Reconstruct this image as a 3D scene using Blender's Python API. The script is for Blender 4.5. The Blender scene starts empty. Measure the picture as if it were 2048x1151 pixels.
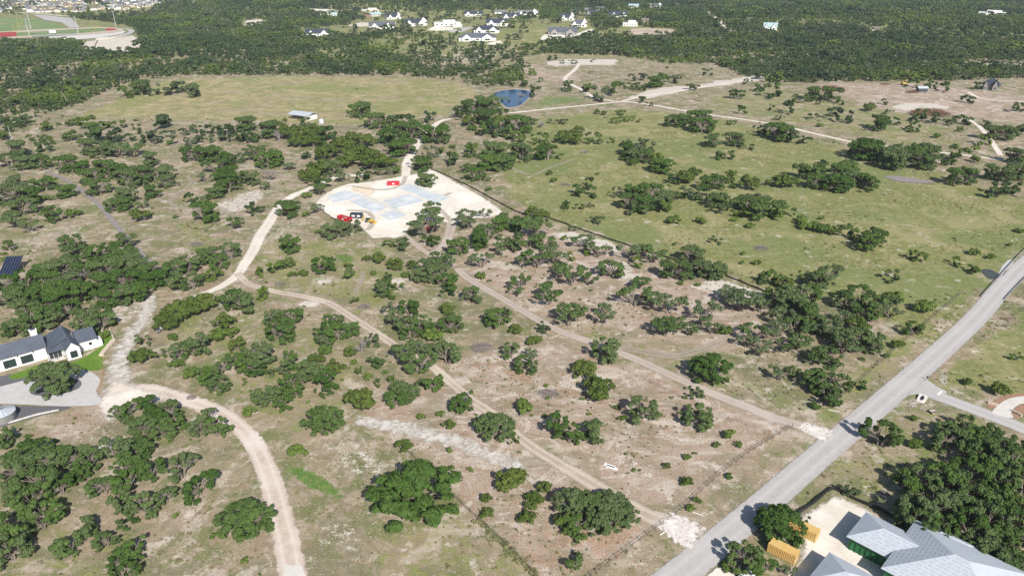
import bpy, bmesh, math, random
import numpy as np
from mathutils import Vector, Matrix

# ---------------------------------------------------------------- camera, sky, sun, exposure
CAM_H, PITCH, FPX = 120.0, math.radians(25.0), 1450.0      # photograph is 2048 x 1151
scene = bpy.context.scene
C = scene.collection
cam_d = bpy.data.cameras.new('camera'); cam = bpy.data.objects.new('camera', cam_d); C.objects.link(cam)
cam.location = (0, 0, CAM_H); cam.rotation_euler = (math.radians(90) - PITCH, 0, 0)
cam_d.sensor_width = 36.0; cam_d.lens = 36.0 * FPX / 2048.0
cam_d.clip_start = 1.0; cam_d.clip_end = 20000.0
scene.camera = cam

def ray(px, py):
    u = (px - 1024.0) / FPX; v = (py - 575.5) / FPX
    return np.array([u, math.cos(PITCH) - v * math.sin(PITCH), -math.sin(PITCH) - v * math.cos(PITCH)])

SUNDIR = ray(600, 965); SUNDIR = SUNDIR / np.linalg.norm(SUNDIR)     # direction the light travels
SUN_EL = math.asin(-SUNDIR[2]); SUN_AZ = math.atan2(-SUNDIR[0], -SUNDIR[1])
world = bpy.data.worlds.new('World'); scene.world = world; world.use_nodes = True
wn = world.node_tree.nodes; wl = world.node_tree.links
sky = wn.new('ShaderNodeTexSky'); sky.sky_type = 'NISHITA'; sky.sun_disc = False
sky.sun_elevation = SUN_EL; sky.sun_rotation = SUN_AZ
wl.new(sky.outputs[0], wn['Background'].inputs[0]); wn['Background'].inputs[1].default_value = 0.08
sun_d = bpy.data.lights.new('sun', 'SUN'); sun_d.energy = 4.8; sun_d.angle = math.radians(0.55); sun_d.color = (1.0, 0.955, 0.89)
sun = bpy.data.objects.new('sun', sun_d); C.objects.link(sun); sun.location = (0, 0, 300)
sun.rotation_euler = Vector(SUNDIR).to_track_quat('-Z', 'Y').to_euler()
vs = scene.view_settings
vs.view_transform = 'Standard'; vs.look = 'None'; vs.gamma = 1.0; vs.use_curve_mapping = False; vs.exposure = 0.30
scene.render.engine = 'CYCLES'
cy = scene.cycles
cy.max_bounces = 6; cy.diffuse_bounces = 2; cy.glossy_bounces = 2; cy.transparent_max_bounces = 12; cy.volume_bounces = 0
cy.transmission_bounces = 2; cy.use_denoising = False

rng = np.random.default_rng(7)
random.seed(7)

# ---------------------------------------------------------------- terrain and pixel -> ground
HILLS = [(20, 1230, 13, 330, 190), (720, 1350, 16, 420, 260), (-150, 1950, 26, 700, 260), (900, 2050, 24, 600, 300), (-450, 830, 6, 160, 130), (620, 820, 5, 200, 120)]
def hgt(x, y):
    h = 0.0
    for cx, cy_, a, rx, ry in HILLS:
        h = h + a * np.exp(-((x - cx) / rx) ** 2 - ((y - cy_) / ry) ** 2)
    return h
def at(px, py, z=0.0):
    d = ray(px, py); g = 0.0
    for _ in range(8):
        t = (g + z - CAM_H) / d[2]; x, y = t * d[0], t * d[1]; g = float(hgt(x, y))
    return np.array([x, y, g + z])
def depth(p):
    return p[1] * math.cos(PITCH) + (CAM_H - p[2]) * math.sin(PITCH)
def mpp(p):
    return depth(p) / FPX
def proj(x, y, z):
    yc = (CAM_H - z) * math.cos(PITCH) - y * math.sin(PITCH); zc = y * math.cos(PITCH) + (CAM_H - z) * math.sin(PITCH)
    return 1024 + FPX * x / zc, 575.5 + FPX * yc / zc
def W(pts, z=0.0):
    return np.array([at(a, b, z) for a, b in pts])

# ---------------------------------------------------------------- object helpers
def setp(o, label=None, cat=None, group=None, kind=None):
    if label: o['label'] = label
    if cat: o['category'] = cat
    if group: o['group'] = group
    if kind: o['kind'] = kind
    return o
def thing(name, label, cat, loc=(0, 0, 0), rz=0.0, group=None):
    o = bpy.data.objects.new(name, None); C.objects.link(o); o.empty_display_size = 0.5
    o.location = loc; o.rotation_euler = (0, 0, rz)
    return setp(o, label, cat, group)
def link(name, me, parent=None, loc=None):
    o = bpy.data.objects.new(name, me); C.objects.link(o)
    if parent is not None: o.parent = parent
    if loc is not None: o.location = loc
    return o
class MB:
    def __init__(s): s.v = []; s.f = []
    def add(s, vs_, fs):
        n = len(s.v); s.v += [tuple(map(float, q)) for q in vs_]; s.f += [tuple(i + n for i in f) for f in fs]; return s
    def box(s, c, d, rz=0.0, ry=0.0):
        hx, hy, hz = d[0] / 2, d[1] / 2, d[2] / 2; ca, sa = math.cos(rz), math.sin(rz); cb, sb = math.cos(ry), math.sin(ry); q = []
        for sx, sy, sz in ((-1,-1,-1),(1,-1,-1),(1,1,-1),(-1,1,-1),(-1,-1,1),(1,-1,1),(1,1,1),(-1,1,1)):
            x, y, z = sx * hx, sy * hy, sz * hz
            x, z = x * cb + z * sb, -x * sb + z * cb
            q.append((c[0] + x * ca - y * sa, c[1] + x * sa + y * ca, c[2] + z))
        return s.add(q, [(0,3,2,1),(4,5,6,7),(0,1,5,4),(1,2,6,5),(2,3,7,6),(3,0,4,7)])
    def tube(s, p0, p1, r0, r1=None, n=6, cap=True):
        r1 = r0 if r1 is None else r1
        a = Vector(p0); b = Vector(p1); d = (b - a)
        if d.length < 1e-6: return s
        d.normalize(); u = d.orthogonal().normalized(); w = d.cross(u); q = []
        for p, r in ((a, r0), (b, r1)):
            for i in range(n):
                t = 2 * math.pi * i / n; q.append(p + u * (r * math.cos(t)) + w * (r * math.sin(t)))
        fs = [(i, (i + 1) % n, n + (i + 1) % n, n + i) for i in range(n)]
        if cap: fs += [tuple(range(n - 1, -1, -1)), tuple(range(n, 2 * n))]
        return s.add(q, fs)
    def lathe(s, c, prof, n=24):
        q = []; m = len(prof)
        for i in range(n):
            t = 2 * math.pi * i / n
            for r, z in prof: q.append((c[0] + r * math.cos(t), c[1] + r * math.sin(t), c[2] + z))
        fs = [(i * m + k, ((i + 1) % n) * m + k, ((i + 1) % n) * m + k + 1, i * m + k + 1) for i in range(n) for k in range(m - 1)]
        return s.add(q, fs)
    def prism(s, pts, z0, z1):
        n = len(pts); q = [(p[0], p[1], z0) for p in pts] + [(p[0], p[1], z1) for p in pts]
        return s.add(q, [tuple(range(n - 1, -1, -1)), tuple(range(n, 2 * n))] + [(i, (i + 1) % n, n + (i + 1) % n, n + i) for i in range(n)])
    def mesh(s, name, m):
        me = bpy.data.meshes.new(name); me.from_pydata(s.v, [], s.f); me.materials.append(m); me.update(); return me
    def build(s, name, m, parent=None, smooth=False):
        me = s.mesh(name, m)
        if smooth: me.polygons.foreach_set('use_smooth', [True] * len(me.polygons))
        return link(name, me, parent)

# ---------------------------------------------------------------- materials
def lin(r, g, b):
    f = lambda c: ((c / 255.0 + 0.055) / 1.055) ** 2.4 if c > 10 else c / 255.0 / 12.92
    return (f(r), f(g), f(b))
MATS = {}
def nodes_of(m):
    m.use_nodes = True; nt = m.node_tree; return nt, nt.nodes, nt.links
def pmat(name, c1, c2=None, scale=1.0, rough=0.85, metal=0.0, detail=5.0, spec=0.3, bump=0.0, world_space=False, scale2=None, c3=None, contrast=(0.35, 0.65)):
    if name in MATS: return MATS[name]
    m = bpy.data.materials.new(name); nt, n, l = nodes_of(m); b = n['Principled BSDF']
    b.inputs['Roughness'].default_value = rough; b.inputs['Metallic'].default_value = metal; b.inputs['Specular IOR Level'].default_value = spec
    if c2 is None: c2 = tuple(v * 0.82 for v in c1)
    if world_space:
        tc = n.new('ShaderNodeNewGeometry'); out = tc.outputs['Position']
    else:
        tc = n.new('ShaderNodeTexCoord'); out = tc.outputs['Object']
    nz = n.new('ShaderNodeTexNoise'); nz.inputs['Scale'].default_value = scale; nz.inputs['Detail'].default_value = detail; nz.inputs['Roughness'].default_value = 0.62
    l.new(out, nz.inputs['Vector'])
    mr = n.new('ShaderNodeMapRange'); mr.inputs[1].default_value, mr.inputs[2].default_value = contrast; l.new(nz.outputs[0], mr.inputs[0])
    mx = n.new('ShaderNodeMix'); mx.data_type = 'RGBA'; l.new(mr.outputs[0], mx.inputs[0])
    mx.inputs[6].default_value = (*c1, 1); mx.inputs[7].default_value = (*c2, 1); res = mx.outputs[2]
    if c3 is not None:
        nz2 = n.new('ShaderNodeTexNoise'); nz2.inputs['Scale'].default_value = scale2 or scale * 0.2; nz2.inputs['Detail'].default_value = 4; l.new(out, nz2.inputs['Vector'])
        mr2 = n.new('ShaderNodeMapRange'); mr2.inputs[1].default_value, mr2.inputs[2].default_value = 0.48, 0.68; l.new(nz2.outputs[0], mr2.inputs[0])
        mx2 = n.new('ShaderNodeMix'); mx2.data_type = 'RGBA'; l.new(mr2.outputs[0], mx2.inputs[0]); l.new(res, mx2.inputs[6]); mx2.inputs[7].default_value = (*c3, 1); res = mx2.outputs[2]
    l.new(res, b.inputs['Base Color'])
    if bump:
        bp = n.new('ShaderNodeBump'); bp.inputs['Strength'].default_value = bump; bp.inputs['Distance'].default_value = 0.1; l.new(nz.outputs[0], bp.inputs['Height']); l.new(bp.outputs[0], b.inputs['Normal'])
    MATS[name] = m; return m
def soft_mat(name, c1, c2, scale=0.5, rough=0.95, c3=None, scale2=0.12, edge_noise=0.9, rut=None, opacity=1.0, s_edge=0.55, lo=0.50, hi=0.92):
    """Earth sheet whose rim (attribute 'edge' rising to 1) breaks up into the ground below it."""
    if name in MATS: return MATS[name]
    m = pmat(name, c1, c2, scale, rough, world_space=True, c3=c3, scale2=scale2, spec=0.1)
    nt, n, l = nodes_of(m); b = n['Principled BSDF']; g = n.new('ShaderNodeNewGeometry')
    a = n.new('ShaderNodeAttribute'); a.attribute_name = 'edge'
    nz = n.new('ShaderNodeTexNoise'); nz.inputs['Scale'].default_value = s_edge; nz.inputs['Detail'].default_value = 7; nz.inputs['Roughness'].default_value = 0.7; l.new(g.outputs['Position'], nz.inputs['Vector'])
    m1 = n.new('ShaderNodeMath'); m1.operation = 'MULTIPLY_ADD'; l.new(nz.outputs[0], m1.inputs[0]); m1.inputs[1].default_value = 2 * edge_noise; m1.inputs[2].default_value = -edge_noise
    m2 = n.new('ShaderNodeMath'); m2.operation = 'ADD'; l.new(a.outputs['Fac'], m2.inputs[0]); l.new(m1.outputs[0], m2.inputs[1])
    mr = n.new('ShaderNodeMapRange'); mr.interpolation_type = 'SMOOTHSTEP'; l.new(m2.outputs[0], mr.inputs[0])
    mr.inputs[1].default_value, mr.inputs[2].default_value, mr.inputs[3].default_value, mr.inputs[4].default_value = lo, hi, opacity, 0.0
    l.new(mr.outputs[0], b.inputs['Alpha'])
    if rut is not None:
        r = n.new('ShaderNodeAttribute'); r.attribute_name = 'rut'
        old = b.inputs['Base Color'].links[0].from_socket
        mx = n.new('ShaderNodeMix'); mx.data_type = 'RGBA'; l.new(old, mx.inputs[6]); mx.inputs[7].default_value = (*rut, 1)
        mm = n.new('ShaderNodeMath'); mm.operation = 'MULTIPLY'; l.new(r.outputs['Fac'], mm.inputs[0]); l.new(nz.outputs[0], mm.inputs[1])
        m3 = n.new('ShaderNodeMath'); m3.operation = 'MULTIPLY'; m3.use_clamp = True; l.new(mm.outputs[0], m3.inputs[0]); m3.inputs[1].default_value = 1.5
        l.new(m3.outputs[0], mx.inputs[0]); l.new(mx.outputs[2], b.inputs['Base Color'])
    return m
def leaf_mat(name, dark, light, hue_var=0.5, pale=None, stands=False):
    m = bpy.data.materials.new(name); nt, n, l = nodes_of(m); n.remove(n['Principled BSDF'])
    out = n['Material Output']; g = n.new('ShaderNodeNewGeometry'); oi = n.new('ShaderNodeObjectInfo')
    nz = n.new('ShaderNodeTexNoise'); nz.inputs['Scale'].default_value = 0.55; nz.inputs['Detail'].default_value = 4; l.new(g.outputs['Position'], nz.inputs['Vector'])
    ad = n.new('ShaderNodeMath'); ad.operation = 'MULTIPLY_ADD'; l.new(oi.outputs['Random'], ad.inputs[0]); ad.inputs[1].default_value = hue_var; l.new(nz.outputs[0], ad.inputs[2])
    mr = n.new('ShaderNodeMapRange'); l.new(ad.outputs[0], mr.inputs[0]); mr.inputs[1].default_value = 0.3; mr.inputs[2].default_value = 0.7 + hue_var
    mx = n.new('ShaderNodeMix'); mx.data_type = 'RGBA'; l.new(mr.outputs[0], mx.inputs[0]); mx.inputs[6].default_value = (*dark, 1); mx.inputs[7].default_value = (*light, 1); res = mx.outputs[2]
    if pale is not None:
        r2 = n.new('ShaderNodeMath'); r2.operation = 'MULTIPLY'; l.new(oi.outputs['Random'], r2.inputs[0]); r2.inputs[1].default_value = 7.31
        fr = n.new('ShaderNodeMath'); fr.operation = 'FRACT'; l.new(r2.outputs[0], fr.inputs[0])
        mr2 = n.new('ShaderNodeMapRange'); l.new(fr.outputs[0], mr2.inputs[0]); mr2.inputs[1].default_value = 0.25; mr2.inputs[2].default_value = 1.0; mr2.inputs[4].default_value = 0.8
        mx2 = n.new('ShaderNodeMix'); mx2.data_type = 'RGBA'; l.new(mr2.outputs[0], mx2.inputs[0]); l.new(res, mx2.inputs[6]); mx2.inputs[7].default_value = (*pale, 1); res = mx2.outputs[2]
    if stands:      # stands of different species: broad patches of yellower and greyer green
        for sc_, lo_, hi_, cc in ((0.010, .50, .60, (0.14, 0.20, 0.042)), (0.007, .50, .58, (0.055, 0.09, 0.042)), (0.03, .60, .70, (0.15, 0.155, 0.115))):
            ns = n.new('ShaderNodeTexNoise'); ns.inputs['Scale'].default_value = sc_; ns.inputs['Detail'].default_value = 5; l.new(g.outputs['Position'], ns.inputs['Vector'])
            ms_ = n.new('ShaderNodeMapRange'); ms_.inputs[1].default_value, ms_.inputs[2].default_value, ms_.inputs[4].default_value = lo_, hi_, .9; l.new(ns.outputs[0], ms_.inputs[0])
            mq = n.new('ShaderNodeMix'); mq.data_type = 'RGBA'; l.new(ms_.outputs[0], mq.inputs[0]); l.new(res, mq.inputs[6]); mq.inputs[7].default_value = (*cc, 1); res = mq.outputs[2]
    d = n.new('ShaderNodeBsdfDiffuse'); t = n.new('ShaderNodeBsdfTranslucent'); ms = n.new('ShaderNodeMixShader'); ms.inputs[0].default_value = 0.22
    l.new(res, d.inputs[0]); l.new(res, t.inputs[0]); l.new(d.outputs[0], ms.inputs[1]); l.new(t.outputs[0], ms.inputs[2]); l.new(ms.outputs[0], out.inputs[0])
    MATS[name] = m; return m

M_OAK = leaf_mat('oak_leaves', (0.046, 0.096, 0.022), (0.118, 0.190, 0.050), 0.45, pale=(0.14, 0.18, 0.085))
M_OPEN = leaf_mat('open_oak_leaves', (0.058, 0.108, 0.032), (0.130, 0.190, 0.066), 0.45, pale=(0.155, 0.19, 0.105))
M_JUN = leaf_mat('juniper_leaves', (0.068, 0.112, 0.026), (0.145, 0.185, 0.048), 0.4)
M_SHRUB = leaf_mat('shrub_leaves', (0.075, 0.130, 0.032), (0.165, 0.225, 0.055), 0.7)
M_WOOD = leaf_mat('woodland_leaves', (0.042, 0.086, 0.024), (0.098, 0.152, 0.044), 0.5, pale=(0.125, 0.145, 0.085), stands=True)
M_WOODJ = leaf_mat('woodland_cedar_leaves', (0.058, 0.104, 0.025), (0.13, 0.182, 0.045), 0.5, stands=True)
M_TUFT = leaf_mat('weed_leaves', (0.17, 0.19, 0.085), (0.32, 0.29, 0.16), 0.8)
M_BARK = pmat('grey_bark', (0.27, 0.235, 0.20), (0.14, 0.115, 0.095), 2.0, 0.95, spec=0.1)
M_TWIG = pmat('dry_twigs', (0.34, 0.31, 0.30), (0.20, 0.17, 0.16), 1.2, 0.95, spec=0.1)
M_CALICHE = soft_mat('caliche', (0.78, 0.73, 0.64), (0.66, 0.59, 0.49), 0.3, c3=(0.82, 0.78, 0.70), scale2=0.05, edge_noise=0.55)
M_TRACK = soft_mat('dirt_track', (0.47, 0.385, 0.30), (0.37, 0.295, 0.225), 0.35, c3=(0.56, 0.48, 0.39), scale2=0.07, rut=(0.62, 0.545, 0.455), edge_noise=0.85)
M_TRACKW = soft_mat('pale_track', (0.71, 0.64, 0.55), (0.60, 0.525, 0.435), 0.5, c3=(0.78, 0.735, 0.65), scale2=0.08, rut=(0.74, 0.68, 0.60), edge_noise=0.7)
M_TRACKP = soft_mat('pinkish_drive', (0.45, 0.375, 0.315), (0.38, 0.31, 0.255), 0.4, c3=(0.50, 0.43, 0.37), scale2=0.08, rut=(0.52, 0.45, 0.39), edge_noise=0.5)
M_TRACKP2 = soft_mat('pale_pink_drive', (0.60, 0.50, 0.42), (0.49, 0.395, 0.32), 0.5, c3=(0.68, 0.60, 0.52), scale2=0.08, rut=(0.70, 0.62, 0.545), edge_noise=0.9)
M_FAINT = soft_mat('faint_track', (0.50, 0.42, 0.34), (0.40, 0.325, 0.255), 0.35, rut=(0.60, 0.53, 0.44), edge_noise=1.0, opacity=0.5)
M_GREYSTRIP = soft_mat('grey_gravel_strip', (0.30, 0.275, 0.27), (0.24, 0.21, 0.20), 0.8, edge_noise=0.8)
M_WHITESTONE = soft_mat('broken_limestone', (0.72, 0.68, 0.62), (0.42, 0.37, 0.31), 1.1, c3=(0.78, 0.75, 0.70), scale2=0.3, edge_noise=1.7, s_edge=0.42, lo=0.05, hi=0.75, opacity=0.85)
M_ROAD = soft_mat('worn_road_asphalt', (0.47, 0.448, 0.43), (0.41, 0.39, 0.372), 0.8, 0.85, c3=(0.50, 0.478, 0.458), scale2=0.06, rut=(0.54, 0.515, 0.495), edge_noise=0.3, s_edge=0.7, lo=0.80, hi=1.02)
M_RUBBLE = soft_mat('heaped_limestone', (0.76, 0.71, 0.66), (0.52, 0.46, 0.41), 1.6, c3=(0.80, 0.76, 0.72), scale2=0.5, edge_noise=1.0, s_edge=0.8)
M_ASPHALT = pmat('worn_asphalt', (0.48, 0.458, 0.44), (0.43, 0.41, 0.392), 0.6, 0.85, world_space=True, c3=(0.48, 0.46, 0.445), scale2=0.05, spec=0.25, detail=8)
M_CONC = pmat('concrete', (0.56, 0.54, 0.525), (0.49, 0.47, 0.455), 0.5, 0.85, world_space=True, spec=0.25)
M_CONCW = pmat('pale_concrete', (0.68, 0.65, 0.60), (0.58, 0.55, 0.50), 0.6, 0.85, world_space=True, spec=0.25)
M_SLAB = pmat('slab_concrete', (0.50, 0.54, 0.58), (0.60, 0.63, 0.65), 0.3, 0.7, world_space=True, c3=(0.70, 0.71, 0.71), scale2=0.12)
M_LAWN = pmat('lawn_grass', (0.135, 0.235, 0.035), (0.10, 0.185, 0.028), 0.9, 0.95, world_space=True, c3=(0.185, 0.25, 0.06), scale2=0.18, spec=0.1, bump=0.4)
M_DGRAVEL = pmat('dark_gravel', (0.105, 0.105, 0.115), (0.16, 0.155, 0.16), 3.0, 0.95, world_space=True, bump=0.5)
M_WHITE = pmat('white_render', (0.80, 0.79, 0.77), (0.74, 0.73, 0.70), 0.4, 0.8)
M_SLATE = pmat('dark_metal_roof', (0.10, 0.115, 0.145), (0.08, 0.092, 0.118), 0.5, 0.5, spec=0.45)
M_DARKROOF = pmat('navy_roof', (0.055, 0.068, 0.095), (0.04, 0.048, 0.068), 0.5, 0.6)
M_GREYROOF = pmat('grey_shingles', (0.20, 0.21, 0.225), (0.15, 0.155, 0.165), 0.6, 0.85)
M_BROWNROOF = pmat('brown_shingles', (0.22, 0.18, 0.155), (0.15, 0.125, 0.11), 0.6, 0.85)
M_TIN = pmat('galvanised_sheet', (0.66, 0.69, 0.72), (0.56, 0.60, 0.64), 0.3, 0.45, metal=0.25, spec=0.5)
M_GLASS = pmat('dark_glass', (0.02, 0.03, 0.033), (0.03, 0.05, 0.045), 0.3, 0.12, spec=0.6)
M_STONE = pmat('limestone_block', (0.60, 0.52, 0.41), (0.50, 0.42, 0.32), 1.5, 0.9, bump=0.3)
M_TAN = pmat('tan_stucco', (0.55, 0.47, 0.37), (0.48, 0.40, 0.31), 0.5, 0.9)
M_BLACK = pmat('black_fabric', (0.018, 0.018, 0.02), (0.03, 0.03, 0.032), 0.5, 0.9)
M_POST = pmat('weathered_wood', (0.19, 0.165, 0.14), (0.11, 0.09, 0.075), 2.0, 0.95)
M_STEEL = pmat('grey_steel', (0.42, 0.43, 0.44), (0.34, 0.35, 0.36), 1.0, 0.45, metal=0.6)
M_YELLOW = pmat('ochre_container_paint', (0.68, 0.45, 0.16), (0.58, 0.38, 0.13), 0.6, 0.6, c3=(0.72, 0.52, 0.24), scale2=0.25)
M_CATY = pmat('machine_yellow', (0.68, 0.43, 0.06), (0.55, 0.34, 0.05), 0.8, 0.5)
M_RED = pmat('red_paint', (0.52, 0.03, 0.05), (0.40, 0.025, 0.035), 0.8, 0.5)
M_TYRE = pmat('tyre_rubber', (0.02, 0.02, 0.02), (0.03, 0.03, 0.03), 2.0, 0.9)
M_GREENW = pmat('green_sheathing', (0.03, 0.17, 0.06), (0.025, 0.13, 0.045), 0.5, 0.7)
M_UNDERLAY = pmat('roof_underlayment', (0.50, 0.535, 0.58), (0.45, 0.485, 0.53), 0.7, 0.6)
M_PRINT = pmat('underlayment_print', (0.36, 0.38, 0.42), (0.42, 0.44, 0.47), 0.7, 0.6)
M_TEAL = pmat('teal_plastic', (0.02, 0.22, 0.22), (0.02, 0.17, 0.17), 1.0, 0.5)
M_MULCH = pmat('red_mulch', (0.38, 0.23, 0.155), (0.29, 0.17, 0.11), 1.5, 0.95, world_space=True)
M_TRACKRED = pmat('running_track', (0.42, 0.06, 0.055), (0.36, 0.05, 0.05), 0.2, 0.8, world_space=True)
M_TURF = pmat('sports_turf', (0.15, 0.24, 0.085), (0.19, 0.26, 0.10), 0.05, 0.9, world_space=True, c3=(0.29, 0.29, 0.15), scale2=0.02)
M_NAVYCAR = pmat('dark_car_paint', (0.02, 0.024, 0.032), (0.026, 0.03, 0.04), 1.0, 0.25, spec=0.6)
M_WHITECAR = pmat('white_car_paint', (0.75, 0.76, 0.78), (0.70, 0.71, 0.73), 1.0, 0.3, spec=0.6)
M_SOLAR = pmat('solar_cells', (0.012, 0.018, 0.045), (0.016, 0.026, 0.06), 0.8, 0.15, spec=0.6)

# ---------------------------------------------------------------- 2D helpers (world metres)
def inside(poly, x, y):
    r = np.zeros(x.shape, bool); n = len(poly); j = n - 1
    for i in range(n):
        xi, yi, xj, yj = poly[i][0], poly[i][1], poly[j][0], poly[j][1]
        c = ((yi > y) != (yj > y)) & (x < (xj - xi) * (y - yi) / ((yj - yi) if yj != yi else 1e-9) + xi)
        r ^= c; j = i
    return r
def seg_dist(a, b, x, y):
    dx, dy = b[0] - a[0], b[1] - a[1]; L = dx * dx + dy * dy + 1e-9
    t = np.clip(((x - a[0]) * dx + (y - a[1]) * dy) / L, 0, 1)
    return np.hypot(x - a[0] - t * dx, y - a[1] - t * dy)
def line_dist(pts, x, y, closed=False):
    d = np.full(x.shape, 1e9); n = len(pts)
    for i in range(n if closed else n - 1): d = np.minimum(d, seg_dist(pts[i], pts[(i + 1) % n], x, y))
    return d
def sdist(poly, x, y):
    d = line_dist(poly, x, y, True); return np.where(inside(poly, x, y), d, -d)
def spline(pts, step=1.5, closed=False):
    P = [np.array(p[:2], float) for p in pts]; n = len(P); out = []
    for i in range(n if closed else n - 1):
        if closed: p0, p1, p2, p3 = P[i - 1], P[i], P[(i + 1) % n], P[(i + 2) % n]
        else: p1, p2 = P[i], P[i + 1]; p0 = P[i - 1] if i else 2 * p1 - p2; p3 = P[i + 2] if i + 2 < n else 2 * p2 - p1
        k = max(2, int(np.linalg.norm(p2 - p1) / step))
        for q in range(k):
            t = q / k
            out.append(0.5 * ((2 * p1) + (-p0 + p2) * t + (2 * p0 - 5 * p1 + 4 * p2 - p3) * t * t + (-p0 + 3 * p1 - 3 * p2 + p3) * t ** 3))
    if not closed: out.append(P[-1])
    return np.array(out)

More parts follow.
